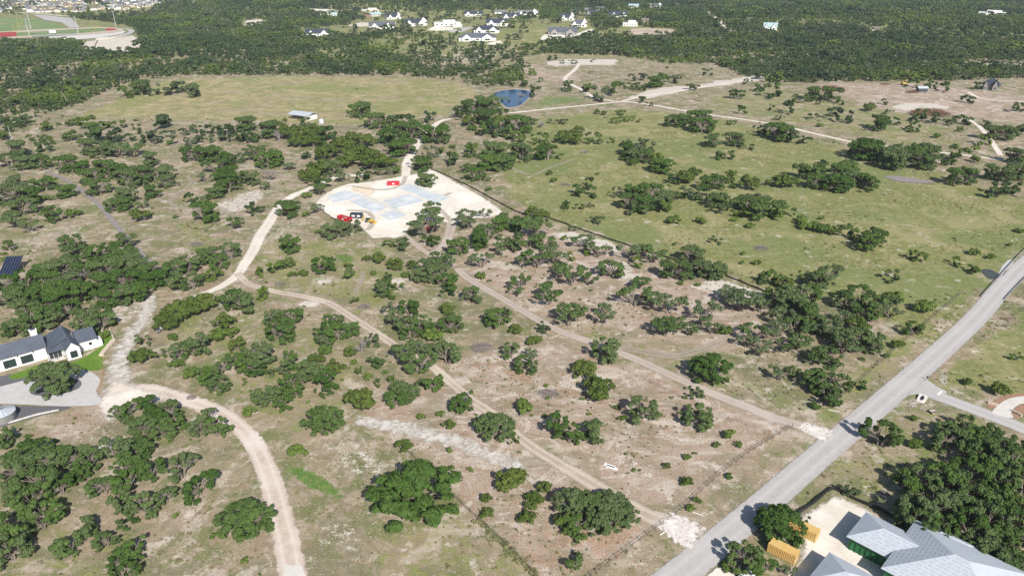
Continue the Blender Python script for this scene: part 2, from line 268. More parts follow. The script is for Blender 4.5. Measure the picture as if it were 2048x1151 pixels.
# ---------------------------------------------------------------- ground sheet with land-cover masks
MASKS = [ ('W', 1.2, 2, [(150,905),(200,885),(245,868),(252,882),(210,902),(170,914)]),
  # class, strength, softness (m), outline in photo pixels
 ('G', .95, 14, [(1030,240),(1250,215),(1450,240),(1700,295),(1900,345),(2100,420),(2100,480),(1990,565),(1850,690),(1700,620),(1560,590),(1300,510),(1100,440),(1020,400),(985,330),(1040,262)]),
 ('G', .45, 10, [(495,470),(640,470),(760,500),(740,560),(560,570),(500,540)]),
 ('G', .40, 8, [(540,560),(660,590),(720,620),(640,640),(500,640),(480,590)]),
 ('G', .9, 9, [(2100,430),(1990,560),(1830,695),(1655,850),(1638,820),(1760,690),(1900,570),(2030,460)]),
 ('G', .85, 6, [(2100,575),(1960,690),(1850,765),(1990,800),(2100,795)]),
 ('G', .55, 6, [(1840,790),(2100,890),(2100,1200),(1800,1040),(1700,960),(1600,985),(1720,880)]),
 ('G', .6, 14, [(1400,190),(1530,170),(1640,200),(1780,215),(1900,250),(1950,300),(1800,290),(1620,255),(1400,220)]),
 ('L', .62, 14, [(1045,217),(1078,190),(1170,190),(1192,204),(1060,222)]),
 ('L', .45, 20, [(850,162),(930,165),(965,185),(935,212),(900,200),(850,185)]),
 ('Y', .9, 18, [(130,238),(330,160),(430,155),(600,152),(840,155),(925,165),(965,185),(935,212),(890,232),(700,252),(500,243)]),
 ('G', .5, 20, [(700,170),(930,165),(960,190),(930,214),(850,216),(700,200)]),
 ('Y', .6, 10, [(1030,250),(1240,215),(1330,235),(1300,290),(1180,330),(1060,330)]),
 ('L', .9, 1.6, [(580,937),(605,933),(650,955),(702,985),(700,1002),(670,1002),(620,970),(592,952)]),
 ('L', .8, 4, [(640,492),(660,500),(700,512),(722,535),(714,540),(690,520),(650,508)]),
 ('G', .55, 8, [(340,445),(440,440),(445,500),(350,510)]),
 ('G', .35, 8, [(580,860),(760,880),(780,950),(640,1030),(580,980),(550,900)]),
 ('G', .55, 8, [(740,1050),(930,1020),(1100,1130),(1120,1200),(700,1200)]),
 ('G', .4, 6, [(300,640),(520,640),(600,800),(480,800),(330,720)]),
 ('G', .45, 6, [(60,1000),(200,960),(300,1060),(450,1130),(400,1200),(-40,1200)]),
 ('G', .42, 14, [(0,300),(480,260),(500,470),(330,500),(0,480)]),
 ('G', .55, 9, [(330,600),(560,600),(720,680),(760,800),(640,880),(540,880),(430,800),(300,720)]),
 ('G', .6, 8, [(500,480),(640,475),(800,490),(850,560),(760,640),(560,570),(500,545)]),
 ('G', .5, 8, [(1080,600),(1320,690),(1480,720),(1660,820),(1600,840),(1400,780),(1180,690)]),
 ('B', 1, 10, [(900,470),(1010,430),(1100,455),(1230,500),(1350,560),(1530,590),(1540,640),(1480,700),(1300,680),(1130,650),(1000,600),(930,540)]),
 ('B', .92, 8, [(880,720),(1120,660),(1300,740),(1600,850),(1480,950),(1380,1030),(1250,1000),(1000,840)]),
 ('B', .95, 8, [(700,790),(900,760),(1200,980),(1330,1050),(1150,1180),(1050,1151),(880,950),(760,860)]),
 ('R', .5, 6, [(900,960),(1000,960),(1200,1010),(1330,1050),(1150,1180),(1050,1151)]),
 ('B', .7, 4, [(200,780),(320,790),(230,850),(100,905),(50,875)]),
 ('W', .45, 4, [(130,860),(240,820),(250,890),(150,905)]),
 ('B', .5, 6, [(320,830),(480,860),(560,1000),(590,1200),(420,1200),(460,1000),(380,900)]),
 ('B', .9, 12, [(1620,165),(1830,168),(2100,195),(2100,255),(1900,232),(1780,225),(1700,200)]),
 ('B', 1, 3, [(1140,303),(1165,297),(1195,302),(1202,311),(1170,315),(1148,311)]),
 ('B', .9, 4, [(1285,462),(1330,456),(1372,475),(1340,482),(1300,474)]),
 ('B', 1, 4, [(1470,488),(1530,478),(1600,495),(1640,515),(1580,522),(1500,505)]),
 ('B', .8, 5, [(1240,385),(1180,375),(1190,415),(1280,425),(1330,425)]),
 ('W', .75, 4, [(425,410),(470,390),(520,375),(535,395),(480,422),(440,427)]),
 ('W', .5, 6, [(40,482),(120,450),(180,438),(190,470),(100,492)]),
 ('W', .5, 4, [(535,440),(600,420),(625,450),(565,482),(525,475)]),
 ('W', .55, 4, [(600,880),(700,870),(770,920),(760,965),(690,960),(640,920)]),
 ('W', .5, 5, [(570,990),(640,1010),(720,1060),(760,1110),(690,1110),(600,1060)]),
 ('W', 1, 3, [(1100,466),(1150,462),(1230,488),(1250,505),(1190,498),(1130,480)]),
 ('W', 1, 4, [(1385,572),(1430,560),(1500,575),(1540,592),(1500,600),(1420,592)]),
 ('W', .75, 4, [(1200,520),(1260,525),(1300,560),(1250,565),(1215,545)]),
 ('W', .7, 3, [(1220,878),(1265,900),(1330,955),(1300,965),(1240,920)]),
 ('W', .6, 3, [(205,610),(300,588),(310,605),(280,640),(220,650)]),
 ('W', .6, 8, [(870,112),(940,103),(1000,105),(975,128),(880,124)]),
 ('B', .7, 10, [(830,110),(1000,95),(990,130),(850,140)]),
 ('W', 1, 4, [(1085,125),(1140,118),(1235,119),(1232,131),(1160,131),(1110,133)]),
 ('B', .8, 10, [(1030,135),(1080,130),(1130,148),(1180,150),(1120,165),(1070,160)]),
 ('W', 1, 4, [(1250,196),(1290,182),(1345,172),(1385,172),(1370,182),(1300,197)]),
 ('W', .9, 5, [(1385,172),(1440,160),(1530,148),(1540,158),(1480,168),(1420,176)]),
 ('W', 1, 3, [(1778,212),(1815,206),(1860,206),(1908,214),(1890,220),(1860,217),(1810,223)]),
 ('W', 1, 1.5, [(592,606),(610,600),(640,603),(632,613),(600,612)]),
 ('W', 1, 1.5, [(778,556),(800,553),(812,566),(785,568)]),
 ('W', .8, 2, [(632,558),(670,552),(660,566),(640,568)]),
 ('R', .75, 3, [(1005,738),(1075,738),(1068,762),(1020,758)]),
 ('R', .6, 4, [(1080,868),(1160,885),(1150,905),(1090,890)]),
 ('R', .7, 5, [(1150,1062),(1290,1060),(1210,1118),(1150,1100)]),
 ('R', .9, 6, [(1625,172),(1680,170),(1690,186),(1640,186)]),
 ('R', .6, 2, [(1340,1055),(1420,1040),(1410,1080),(1370,1085)]),
 ('B', .8, 3, [(465,735),(500,735),(520,760),(480,770)]),
 ('B', .6, 5, [(190,1010),(260,990),(330,1010),(420,960),(440,1040),(330,1090),(200,1060)]),
 ('W', .9, 1.5, [(1580,890),(1612,868),(1600,880),(1570,905)]),
 ('B', .7, 3, [(1440,1010),(1600,880),(1612,905),(1480,1020)]),
]
def axis(lo_f, hi_f, step, lo, hi, grow):
    a = list(np.arange(lo_f, hi_f + 1e-6, step)); s = step; v = a[-1]
    while v < hi: s *= grow; v += s; a.append(v)
    b = []; s = step; v = lo_f
    while v > lo: s *= grow; v -= s; b.append(v)
    return np.array(b[::-1] + a)
gx = axis(-300, 300, 1.7, -7000, 7000, 1.035); gy = axis(70, 420, 1.7, -600, 9000, 1.022)
X, Y = np.meshgrid(gx, gy); shp = X.shape; X = X.ravel(); Y = Y.ravel()
ms = {k: np.zeros(X.size) for k in 'GBWRLY'}
wob = 1.6 * (np.sin(X * .31 + 1.3 * np.sin(Y * .17)) + np.sin(Y * .27 + 1.1 * np.sin(X * .21)))
for k, s, soft, pl in MASKS:
    P = W(pl)[:, :2]; mrg = soft * 2.5 + 5
    sel = np.where((X > P[:, 0].min() - mrg) & (X < P[:, 0].max() + mrg) & (Y > P[:, 1].min() - mrg) & (Y < P[:, 1].max() + mrg))[0]
    if not len(sel): continue
    d = sdist(P, X[sel], Y[sel]) + wob[sel] * min(1.0, soft / 5)
    t = np.clip(d / (2 * soft) + 0.5, 0, 1); t = t * t * (3 - 2 * t)
    ms[k][sel] = np.maximum(ms[k][sel], s * t)
far = np.clip((Y - 560) / 500, 0, 1); ms['G'] = np.maximum(ms['G'], 0.75 * far * (1 - ms['Y']))
Z = hgt(X, Y) 
me = bpy.data.meshes.new('ground')
ny_, nx_ = shp; idx = np.arange(X.size).reshape(shp)
quads = np.stack([idx[:-1, :-1], idx[:-1, 1:], idx[1:, 1:], idx[1:, :-1]], -1).reshape(-1, 4)
me.from_pydata(np.stack([X, Y, Z], 1).tolist(), [], quads.tolist())
me.polygons.foreach_set('use_smooth', [True] * len(me.polygons))
for nm, ch in (('cover_a', 'GBW'), ('cover_b', 'RLY')):
    at_ = me.attributes.new(nm, 'FLOAT_COLOR', 'POINT')
    at_.data.foreach_set('color', np.stack([ms[ch[0]], ms[ch[1]], ms[ch[2]], np.ones(X.size)], 1).ravel())

def ground_material():
    m = bpy.data.materials.new('dry_range_ground'); nt, n, l = nodes_of(m); b = n['Principled BSDF']
    b.inputs['Roughness'].default_value = 0.95; b.inputs['Specular IOR Level'].default_value = 0.1
    g = n.new('ShaderNodeNewGeometry'); P = g.outputs['Position']
    def noise(s, det=5, rough=0.6, dist=0.0):
        z = n.new('ShaderNodeTexNoise'); z.inputs['Scale'].default_value = s; z.inputs['Detail'].default_value = det; z.inputs['Roughness'].default_value = rough; z.inputs['Distortion'].default_value = dist; l.new(P, z.inputs['Vector']); return z.outputs[0]
    def mr(v, a, b_, c=0.0, d=1.0, smooth=True):
        q = n.new('ShaderNodeMapRange'); q.interpolation_type = 'SMOOTHSTEP' if smooth else 'LINEAR'; l.new(v, q.inputs[0]); q.inputs[1].default_value, q.inputs[2].default_value, q.inputs[3].default_value, q.inputs[4].default_value = a, b_, c, d; return q.outputs[0]
    def mix(f, a, b_):
        q = n.new('ShaderNodeMix'); q.data_type = 'RGBA'
        if isinstance(f, float): q.inputs[0].default_value = f
        else: l.new(f, q.inputs[0])
        for s, v in ((6, a), (7, b_)):
            if isinstance(v, tuple): q.inputs[s].default_value = (*v, 1)
            else: l.new(v, q.inputs[s])
        return q.outputs[2]
    def mth(op, a, b_):
        q = n.new('ShaderNodeMath'); q.operation = op
        for i, v in enumerate((a, b_)):
            if isinstance(v, float): q.inputs[i].default_value = v
            else: l.new(v, q.inputs[i])
        return q.outputs[0]
    nL, nM, nS, nF = noise(0.018, 6), noise(0.09, 7, 0.62, 0.6), noise(0.45, 7, 0.68), noise(2.2, 5, 0.7)
    ats = []
    for nm in ('cover_a', 'cover_b'):
        a = n.new('ShaderNodeAttribute'); a.attribute_name = nm; s = n.new('ShaderNodeSeparateColor'); l.new(a.outputs['Color'], s.inputs[0]); ats.append(s)
    aG, aB, aW = ats[0].outputs; aR, aL, aY = ats[1].outputs
    mott = mth('ADD', mth('MULTIPLY', nM, 0.5), mth('MULTIPLY', nS, 0.5))
    def mask(a, nz, k=1.5, lo=0.42, hi=0.72):     # cover amount + mottling -> ragged cover
        return mr(mth('ADD', a, mth('MULTIPLY', mth('SUBTRACT', nz, 0.5), k)), lo, hi)
    def streak(ang, sx, sy, det=5):
        mp = n.new('ShaderNodeMapping'); mp.inputs['Rotation'].default_value = (0, 0, math.radians(ang)); mp.inputs['Scale'].default_value = (sx, sy, 1); l.new(P, mp.inputs['Vector'])
        z = n.new('ShaderNodeTexNoise'); z.inputs['Scale'].default_value = 1.0; z.inputs['Detail'].default_value = det; z.inputs['Roughness'].default_value = .66; z.inputs['Distortion'].default_value = .8; l.new(mp.outputs[0], z.inputs['Vector']); return z.outputs[0]
    st1, st2 = streak(52, .05, .20), streak(38, .11, .26)
    n25 = noise(0.04, 6, .62, .8)
    straw = mix(mr(nS, .40, .60), (0.44, 0.355, 0.25), (0.295, 0.23, 0.15))
    straw = mix(mth('MULTIPLY', mr(nM, .47, .60), .8), straw, (0.46, 0.37, 0.285))
    straw = mix(mth('MULTIPLY', mr(n25, .50, .60), .75), straw, (0.30, 0.265, 0.155))
    straw = mix(mth('MULTIPLY', mr(st1, .52, .64), .8), straw, (0.53, 0.445, 0.35))
    straw = mix(mth('MULTIPLY', mr(st2, .55, .66), .6), straw, (0.27, 0.20, 0.135))
    sage = mr(mth('ADD', mth('MULTIPLY', noise(.055, 7, .66, 1.2), .72), mth('MULTIPLY', nF, .28)), .495, .555); straw = mix(mth('MULTIPLY', sage, .8), straw, mix(mr(nF, .4, .6), (0.175, 0.175, 0.095), (0.26, 0.24, 0.15)))
    sand = mr(mth('ADD', mth('MULTIPLY', noise(.075, 7, .68, 1.5), .75), mth('MULTIPLY', nF, .25)), .525, .58); straw = mix(mth('MULTIPLY', sand, .85), straw, (0.57, 0.485, 0.39))
    earth = mr(noise(.05, 6, .62, 1.0), .56, .64); straw = mix(mth('MULTIPLY', earth, .6), straw, (0.34, 0.245, 0.165))
    weeds = mix(mr(nF, .35, .65), (0.125, 0.16, 0.055), (0.22, 0.225, 0.09))
    col = mix(mth('MULTIPLY', mr(mth('ADD', mth('MULTIPLY', nM, .65), mth('MULTIPLY', nS, .35)), .485, .565), .82), straw, weeds)
    yel = mix(mr(nM, .4, .6), (0.44, 0.375, 0.205), (0.29, 0.275, 0.12)); yel = mix(mth('MULTIPLY', mr(streak(10, .012, .10), .5, .62), .8), yel, (0.37, 0.30, 0.215)); yel = mix(mth('MULTIPLY', mr(noise(.016, 5), .5, .6), .7), yel, (0.25, 0.275, 0.095)); col = mix(mask(aY, nM, 1.0), col, yel)
    bare = mix(mr(nS, .38, .62), (0.52, 0.405, 0.32), (0.375, 0.27, 0.198)); bare = mix(mr(nF, .52, .68), bare, (0.60, 0.505, 0.42)); bare = mix(mth('MULTIPLY', mr(st1, .52, .60), .75), bare, (0.33, 0.22, 0.15)); bare = mix(mth('MULTIPLY', mr(st2, .52, .62), .8), bare, (0.60, 0.52, 0.43))
    bare = mix(mth('MULTIPLY', sage, .55), bare, (0.27, 0.235, 0.15)); bare = mix(mth('MULTIPLY', sand, .8), bare, (0.66, 0.58, 0.50))
    col = mix(mth('MULTIPLY', mask(aB, mott, 2.6, .38, .80), .9), col, bare)
    grn = mix(mr(nS, .38, .62), (0.185, 0.215, 0.066), (0.285, 0.285, 0.11)); grn = mix(mr(n25, .47, .6), grn, (0.36, 0.33, 0.16)); grn = mix(mth('MULTIPLY', mr(nL, .48, .6), .8), grn, (0.195, 0.24, 0.08)); grn = mix(mth('MULTIPLY', mr(nF, .5, .66), .4), grn, (0.14, 0.185, 0.055)); grn = mix(mth('MULTIPLY', mr(st2, .56, .66), .5), grn, (0.36, 0.29, 0.20))
    col = mix(mth('MULTIPLY', mask(aG, mott, 1.9), .92), col, grn)
    lush = mix(mr(nS, .4, .65), (0.12, 0.215, 0.048), (0.18, 0.25, 0.075)); col = mix(mask(aL, nS, .9), col, lush)
    col = mix(mth('MULTIPLY', mask(aR, nS, 1.6), .8), col, mix(mr(nF, .4, .6), (0.40, 0.255, 0.17), (0.47, 0.34, 0.245)))
    stone = mix(mr(nF, .40, .60), (0.76, 0.71, 0.635), (0.58, 0.51, 0.425)); col = mix(mask(aW, mth('ADD', mth('MULTIPLY', nS, .6), mth('MULTIPLY', nF, .4)), 3.0, .48, .80), col, stone)
    wspots = mth('MULTIPLY', mr(noise(.16, 7, .72), .57, .66), .75); col = mix(wspots, col, (0.64, 0.575, 0.49))
    vo = n.new('ShaderNodeTexVoronoi'); vo.inputs['Scale'].default_value = 0.8; l.new(P, vo.inputs['Vector'])
    chips = mth('MULTIPLY', mr(vo.outputs['Distance'], .16, .08), mr(mth('ADD', nM, mth('MULTIPLY', aW, .25)), .52, .62)); col = mix(mth('MULTIPLY', chips, .8), col, (0.72, 0.67, 0.59))
    # fine stubble contrast
    bc = n.new('ShaderNodeHueSaturation'); l.new(col, bc.inputs['Color']); l.new(mr(mth('ADD', mth('MULTIPLY', nF, .4), mth('ADD', mth('MULTIPLY', nS, .3), mth('MULTIPLY', noise(5.5, 3, .7), .3))), .36, .64, .55, 1.22, False), bc.inputs['Value']); col = bc.outputs[0]
    l.new(col, b.inputs['Base Color'])
    bp = n.new('ShaderNodeBump'); bp.inputs['Strength'].default_value = 0.5; bp.inputs['Distance'].default_value = 0.25; l.new(mth('ADD', nS, mth('MULTIPLY', nF, .5)), bp.inputs['Height']); l.new(bp.outputs[0], b.inputs['Normal'])
    return m
me.materials.append(ground_material()); me.update()
ground = link('ground', me); setp(ground, 'dry tan and green ranch land with bare earth patches', None, None, 'structure')

# ---------------------------------------------------------------- draped strips and sheets
KEEP_OFF = []     # (polyline or polygon, half width or None) where nothing may be scattered
zlev = [0.03]
def nextz():
    zlev[0] += 0.006; return zlev[0]
def strip(name, px, width, mat, label, step=1.5, z=None, cols=11, world_pts=None, kind='structure', soft=True):
    P = spline(W(px) if world_pts is None else world_pts, step); n = len(P); T = np.gradient(P, axis=0); T /= np.linalg.norm(T, axis=1)[:, None] + 1e-9; N = np.stack([-T[:, 1], T[:, 0]], 1)
    w = np.interp(np.linspace(0, 1, n), np.linspace(0, 1, len(width)), width) if isinstance(width, (list, tuple)) else np.full(n, width)
    z = nextz() if z is None else z; v = []; e = []; r = []
    for i in range(n):
        end = min(1.0, min(i, n - 1 - i) * step / 4.0) if soft else 1.0
        for k in range(cols):
            u = -1 + 2 * k / (cols - 1); q = P[i] + N[i] * u * w[i] / 2
            v.append((q[0], q[1], float(hgt(q[0], q[1])) + z)); e.append(max(abs(u) ** 2.2, 1 - end)); r.append(math.exp(-((abs(u) - 0.42) / 0.17) ** 2))
    f = [(i * cols + k, i * cols + k + 1, (i + 1) * cols + k + 1, (i + 1) * cols + k) for i in range(n - 1) for k in range(cols - 1)]
    me = bpy.data.meshes.new(name); me.from_pydata(v, [], [q[::-1] for q in f]); me.materials.append(mat)
    for nm, val in (('edge', e), ('rut', r)):
        a = me.attributes.new(nm, 'FLOAT', 'POINT'); a.data.foreach_set('value', val)
    me.update(); o = link(name, me); setp(o, label, None, None, kind); KEEP_OFF.append((P, float(w.max()) / 2)); return o
def sheet(name, px, mat, label, z=None, smooth=True, soft=None, thick=0.0, world_pts=None, kind='structure', step=1.5, keep=True):
    P = W(px)[:, :2] if world_pts is None else np.array(world_pts)[:, :2]
    if smooth: P = spline(P, 1.2, True)
    z = nextz() if z is None else z; me = bpy.data.meshes.new(name)
    if keep: KEEP_OFF.append((P, None))
    if soft is None:
        bm = bmesh.new(); vs_ = [bm.verts.new((p[0], p[1], float(hgt(p[0], p[1])) + z)) for p in P]; fc = bm.faces.new(vs_)
        if fc.normal.z < 0: fc.normal_flip()
        bm.normal_update()
        if fc.normal.z < 0: fc.normal_flip()
        if thick:
            rr = bmesh.ops.extrude_face_region(bm, geom=[fc]); bmesh.ops.translate(bm, vec=(0, 0, thick), verts=[q for q in rr['geom'] if isinstance(q, bmesh.types.BMVert)])
        bmesh.ops.triangulate(bm, faces=[q for q in bm.faces if len(q.verts) > 4]); bmesh.ops.recalc_face_normals(bm, faces=bm.faces); bm.to_mesh(me); bm.free()
        me.materials.append(mat)
    else:
        xs = np.arange(P[:, 0].min() - step, P[:, 0].max() + 2 * step, step); ys = np.arange(P[:, 1].min() - step, P[:, 1].max() + 2 * step, step)
        A, B = np.meshgrid(xs, ys); d = sdist(P, A.ravel(), B.ravel()); ok = (d > -1.6 * step).reshape(A.shape); ids = np.arange(A.size).reshape(A.shape)
        cell = ok[:-1, :-1] & ok[1:, :-1] & ok[:-1, 1:] & ok[1:, 1:]
        q = np.stack([ids[:-1, :-1], ids[:-1, 1:], ids[1:, 1:], ids[1:, :-1]], -1)[cell]
        used = np.unique(q); mp = np.full(A.size, -1); mp[used] = np.arange(len(used)); a_, b_ = A.ravel()[used], B.ravel()[used]
        me.from_pydata(np.stack([a_, b_, hgt(a_, b_) + z], 1).tolist(), [], mp[q].tolist()); me.materials.append(mat)
        e = np.clip(1 - d[used] / soft, 0, 1.4); at2 = me.attributes.new('edge', 'FLOAT', 'POINT'); at2.data.foreach_set('value', e.astype(np.float32))
    me.update(); o = link(name, me); setp(o, label, None, None, kind); return o

# ---- roads and tracks
strip('county_road', [(1270,1215),(1380,1130),(1513,1020),(1588,955),(1666,888),(1763,805),(1855,725),(1948,640),(2010,570),(2066,515),(2185,420)], 7.5, M_ROAD, 'pale worn two-lane asphalt road crossing the ranch land', z=0.10, soft=False)
strip('side_road', [(1815,765),(1850,782),(1920,808),(2000,838),(2060,862),(2150,900)], [8, 6.1, 5.8, 5.8, 5.8, 5.8], M_ROAD, 'narrow asphalt side road meeting the county road', z=0.088, soft=False)
sheet('road_corner', [(1770,815),(1810,770),(1862,735),(1853,750),(1856,760),(1874,773),(1895,783),(1880,800),(1855,791),(1835,788),(1813,791),(1797,803),(1778,822)], M_ASPHALT, 'flared asphalt corner where the side road joins', z=0.094, smooth=False)
strip('driveway_road', [(912,533),(932,553),(962,572),(1024,608),(1074,638),(1124,663),(1174,681),(1239,705),(1286,724),(1349,753),(1399,775),(1449,796),(1499,815),(1545,834),(1600,850),(1672,878)], [4.0, 4.2, 4.4, 4.4, 4.6, 5.0], M_TRACKP, 'straight pinkish dirt driveway running to the county road')
strip('caliche_road', [(905,237),(880,243),(858,262),(838,285),(826,303),(815,322),(812,345),(812,356)], [4.5, 5.5, 6, 6, 7, 6], M_TRACKW, 'pale caliche track from the gate down to the building pad')
strip('caliche_road', [(735,350),(690,352),(655,360),(620,377),(585,392),(558,414),(540,442),(520,472),(507,500),(490,527),(476,548),(450,568),(425,580),(395,592),(362,606)], [5, 5.5, 6, 6, 6.5, 6, 5, 3.5], M_TRACKW, 'pale caliche track curving down from the building pad')
strip('ranch_track', [(474,545),(495,566),(520,575),(560,585),(610,593),(660,607),(700,632),(740,657),(785,687),(830,714),(870,737),(905,767),(940,797),(985,827),(1030,867),(1070,897),(1110,922),(1160,952),(1210,982),(1250,1007),(1300,1032),(1345,1047)], [3.6, 4.2, 4.2, 4, 4.5, 6.5], M_TRACK, 'long two-rut dirt track crossing the dry pasture')
strip('house_drive', [(205,800),(250,782),(300,780),(352,794),(408,812),(455,835),(494,868),(522,912),(545,972),(560,1032),(575,1092),(592,1190)], [8, 7, 6.2, 6, 6.4, 6.8, 7], M_TRACKP2, 'wide pale dirt drive curving away from the farmhouse')
strip('rubble_track', [(302,585),(298,612),(285,640),(266,665),(248,700),(236,740),(238,775),(228,800)], [5, 6, 7, 8, 9, 12], M_WHITESTONE, 'rough white rubble track beside the farmhouse lawn')
strip('pad_track', [(904,440),(901,458),(894,480),(880,497),(860,508)], [6, 6, 5, 4], M_TRACKP, 'rutted dirt track leaving the pad beside the oaks')
strip('pad_track', [(800,465),(815,476),(836,493),(862,510),(890,520),(915,535)], [5, 3.5, 3.2, 3.4], M_TRACKP, 'narrow dirt track below the pad joining the drive')
strip('ranch_road', [(1015,227),(1080,220),(1140,214),(1200,208),(1250,203.5),(1290,208),(1350,218),(1420,229.5),(1500,241),(1560,251),(1620,265),(1700,283),(1760,291),(1820,298),(1950,313),(2030,324),(2150,345)], 4.6, M_TRACKW, 'long pale gravel ranch road crossing the green meadow')
strip('ranch_road', [(1243,203),(1280,194),(1330,187),(1390,177),(1440,169),(1500,158),(1535,151)], 5, M_TRACKW, 'pale gravel road branching off toward the wooded hill')
strip('ranch_road', [(1160,127),(1148,141),(1130,158),(1145,170),(1160,178),(1190,195),(1230,203)], 5, M_TRACKW, 'pale gravel road dropping from the terraced clearing')
strip('ranch_road', [(1925,232),(1957,252),(1983,283),(2002,312)], 4, M_TRACKW, 'pale gravel spur beside the dark brush heaps')
strip('ranch_road', [(1936,184),(1960,196),(2000,201),(2060,204)], 4, M_TRACKW, 'pale gravel lane by the dark-roofed house')
strip('gravel_strip', [(92,342),(125,357),(150,372),(190,402),(228,445),(265,490),(300,525),(313,548)], 3.0, M_GREYSTRIP, 'straight grey gravel strip through the scrub')
strip('foot_track', [(375,353),(382,366),(358,385),(341,400),(350,412),(385,418),(430,412),(470,432),(500,440)], 3.0, M_FAINT, 'winding pale foot track through the scrub')
strip('foot_track', [(728,540),(722,562),(708,590)], 2.6, M_FAINT, 'short two-rut track in the green scrub')
strip('foot_track', [(1010,330),(1060,350),(1100,335),(1150,318)], 2.4, M_FAINT, 'faint track crossing the meadow corner')
strip('foot_track', [(670,252),(740,252),(790,262),(840,262),(880,256)], 2.6, M_FAINT, 'faint track between the barn and the gate')
strip('washed_strip', [(700,838),(760,848),(850,866),(930,890),(1000,920),(1060,945)], [5, 8, 8, 7, 5], M_WHITESTONE, 'washed white limestone strip in the dry pasture')
strip('wheel_track', [(1225,690),(1270,700),(1340,712),(1400,700),(1440,685),(1475,672)], 4.5, M_FAINT, 'faint wheel track under the open oaks')
strip('far_road', [(1405,18),(1432,36),(1448,55),(1480,70)], 9, M_TRACKW, 'pale road climbing through the far woods', step=4)
strip('far_road', [(1020,26),(1100,22),(960,20)][:2], 6, M_TRACKW, 'pale far road behind the hill houses', step=4)
strip('field_road', [(-20,22),(70,27),(140,33),(195,34)], 9, M_TRACKW, 'tan access road behind the sports field', step=4)
strip('entrance_rubble', [(1315,1030),(1345,1048),(1376,1066),(1408,1082)], [6, 8.5, 10, 9], M_RUBBLE, 'heap of broken white limestone at the track entrance', z=0.115)
strip('entrance_rubble', [(1590,846),(1622,858),(1668,876)], [5, 6.5, 9], M_RUBBLE, 'white rubble apron where the driveway meets the road', z=0.115)
for px_, lb_ in (([(812,352),(800,372),(760,380),(700,372)], 'tyre marks along the upper pad'), ([(905,446),(880,420),(850,410),(905,385)], 'tyre marks curving over the lower pad'), ([(735,462),(745,445),(735,425),(690,420)], 'tyre marks behind the backhoe')): strip('tyre_track', px_, 3.2, M_FAINT, lb_, z=.22)
sheet('building_pad', [(626,410),(650,387),(690,369),(740,363),(800,353),(832,347),(850,338),(872,342),(920,368),(960,390),(1000,417),(1004,428),(975,437),(945,438),(910,448),(885,445),(850,442),(825,452),(812,470),(790,478),(770,476),(745,478),(728,464),(716,452),(690,446),(660,436),(640,420)], M_CALICHE, 'wide white caliche building pad cleared among the oaks', soft=3.0)
sheet('site_yard', [(1585,1042),(1640,1003),(1668,990),(1720,1008),(1800,1052),(1900,1100),(2060,1190),(1600,1210),(1560,1151),(1590,1120),(1600,1080)], M_CALICHE, 'white caliche yard round the unfinished house', soft=3.5)
sheet('yard_apron', [(1432,1132),(1440,1128),(1470,1151),(1480,1200),(1380,1200)], M_CALICHE, 'bright white caliche apron beside the road', soft=0.9)
sheet('graded_patch', [(1765,354),(1790,351),(1840,358),(1880,364),(1850,368),(1800,364)], M_GREYSTRIP, 'smooth pale grey gravel patch in the meadow', soft=3)
sheet('drive_apron', [(572,1128),(604,1132),(618,1170),(560,1180)], M_CONCW, 'pale concrete apron at the end of the curving drive', z=0.12, smooth=False)
sheet('dirt_apron', [(190,816),(206,782),(228,752),(262,765),(310,780),(350,792),(330,806),(270,808),(240,840),(212,850)], M_TRACKW, 'broad pinkish dirt apron beside the circular driveway', soft=5)
# pond
def pond():
    m = bpy.data.materials.new('pond_water'); nt, n, l = nodes_of(m); b = n['Principled BSDF']
    b.inputs['Base Color'].default_value = (0.006, 0.05, 0.14, 1); b.inputs['Roughness'].default_value = 0.12; b.inputs['Specular IOR Level'].default_value = 0.5
    g = n.new('ShaderNodeNewGeometry'); z = n.new('ShaderNodeTexNoise'); z.inputs['Scale'].default_value = 0.9; z.inputs['Detail'].default_value = 3; l.new(g.outputs['Position'], z.inputs['Vector'])
    bp = n.new('ShaderNodeBump'); bp.inputs['Strength'].default_value = 0.35; bp.inputs['Distance'].default_value = 0.2; l.new(z.outputs[0], bp.inputs['Height']); l.new(bp.outputs[0], b.inputs['Normal'])
    MATS['pond_water'] = m
    sheet('pond_bank', [(978,190),(998,180),(1030,177),(1058,179),(1078,187),(1062,200),(1046,212),(1028,218),(1008,219),(996,208),(986,199)], M_TRACK, 'pale dry bank round the pond', soft=6)
    sheet('pond', [(985,190),(1000,182.5),(1030,179.5),(1053,181.5),(1062,187),(1052,202),(1037,212),(1016,215.5),(1003,207),(992,198)], m, 'small deep blue pond beside the green dam', z=0.22)
pond()

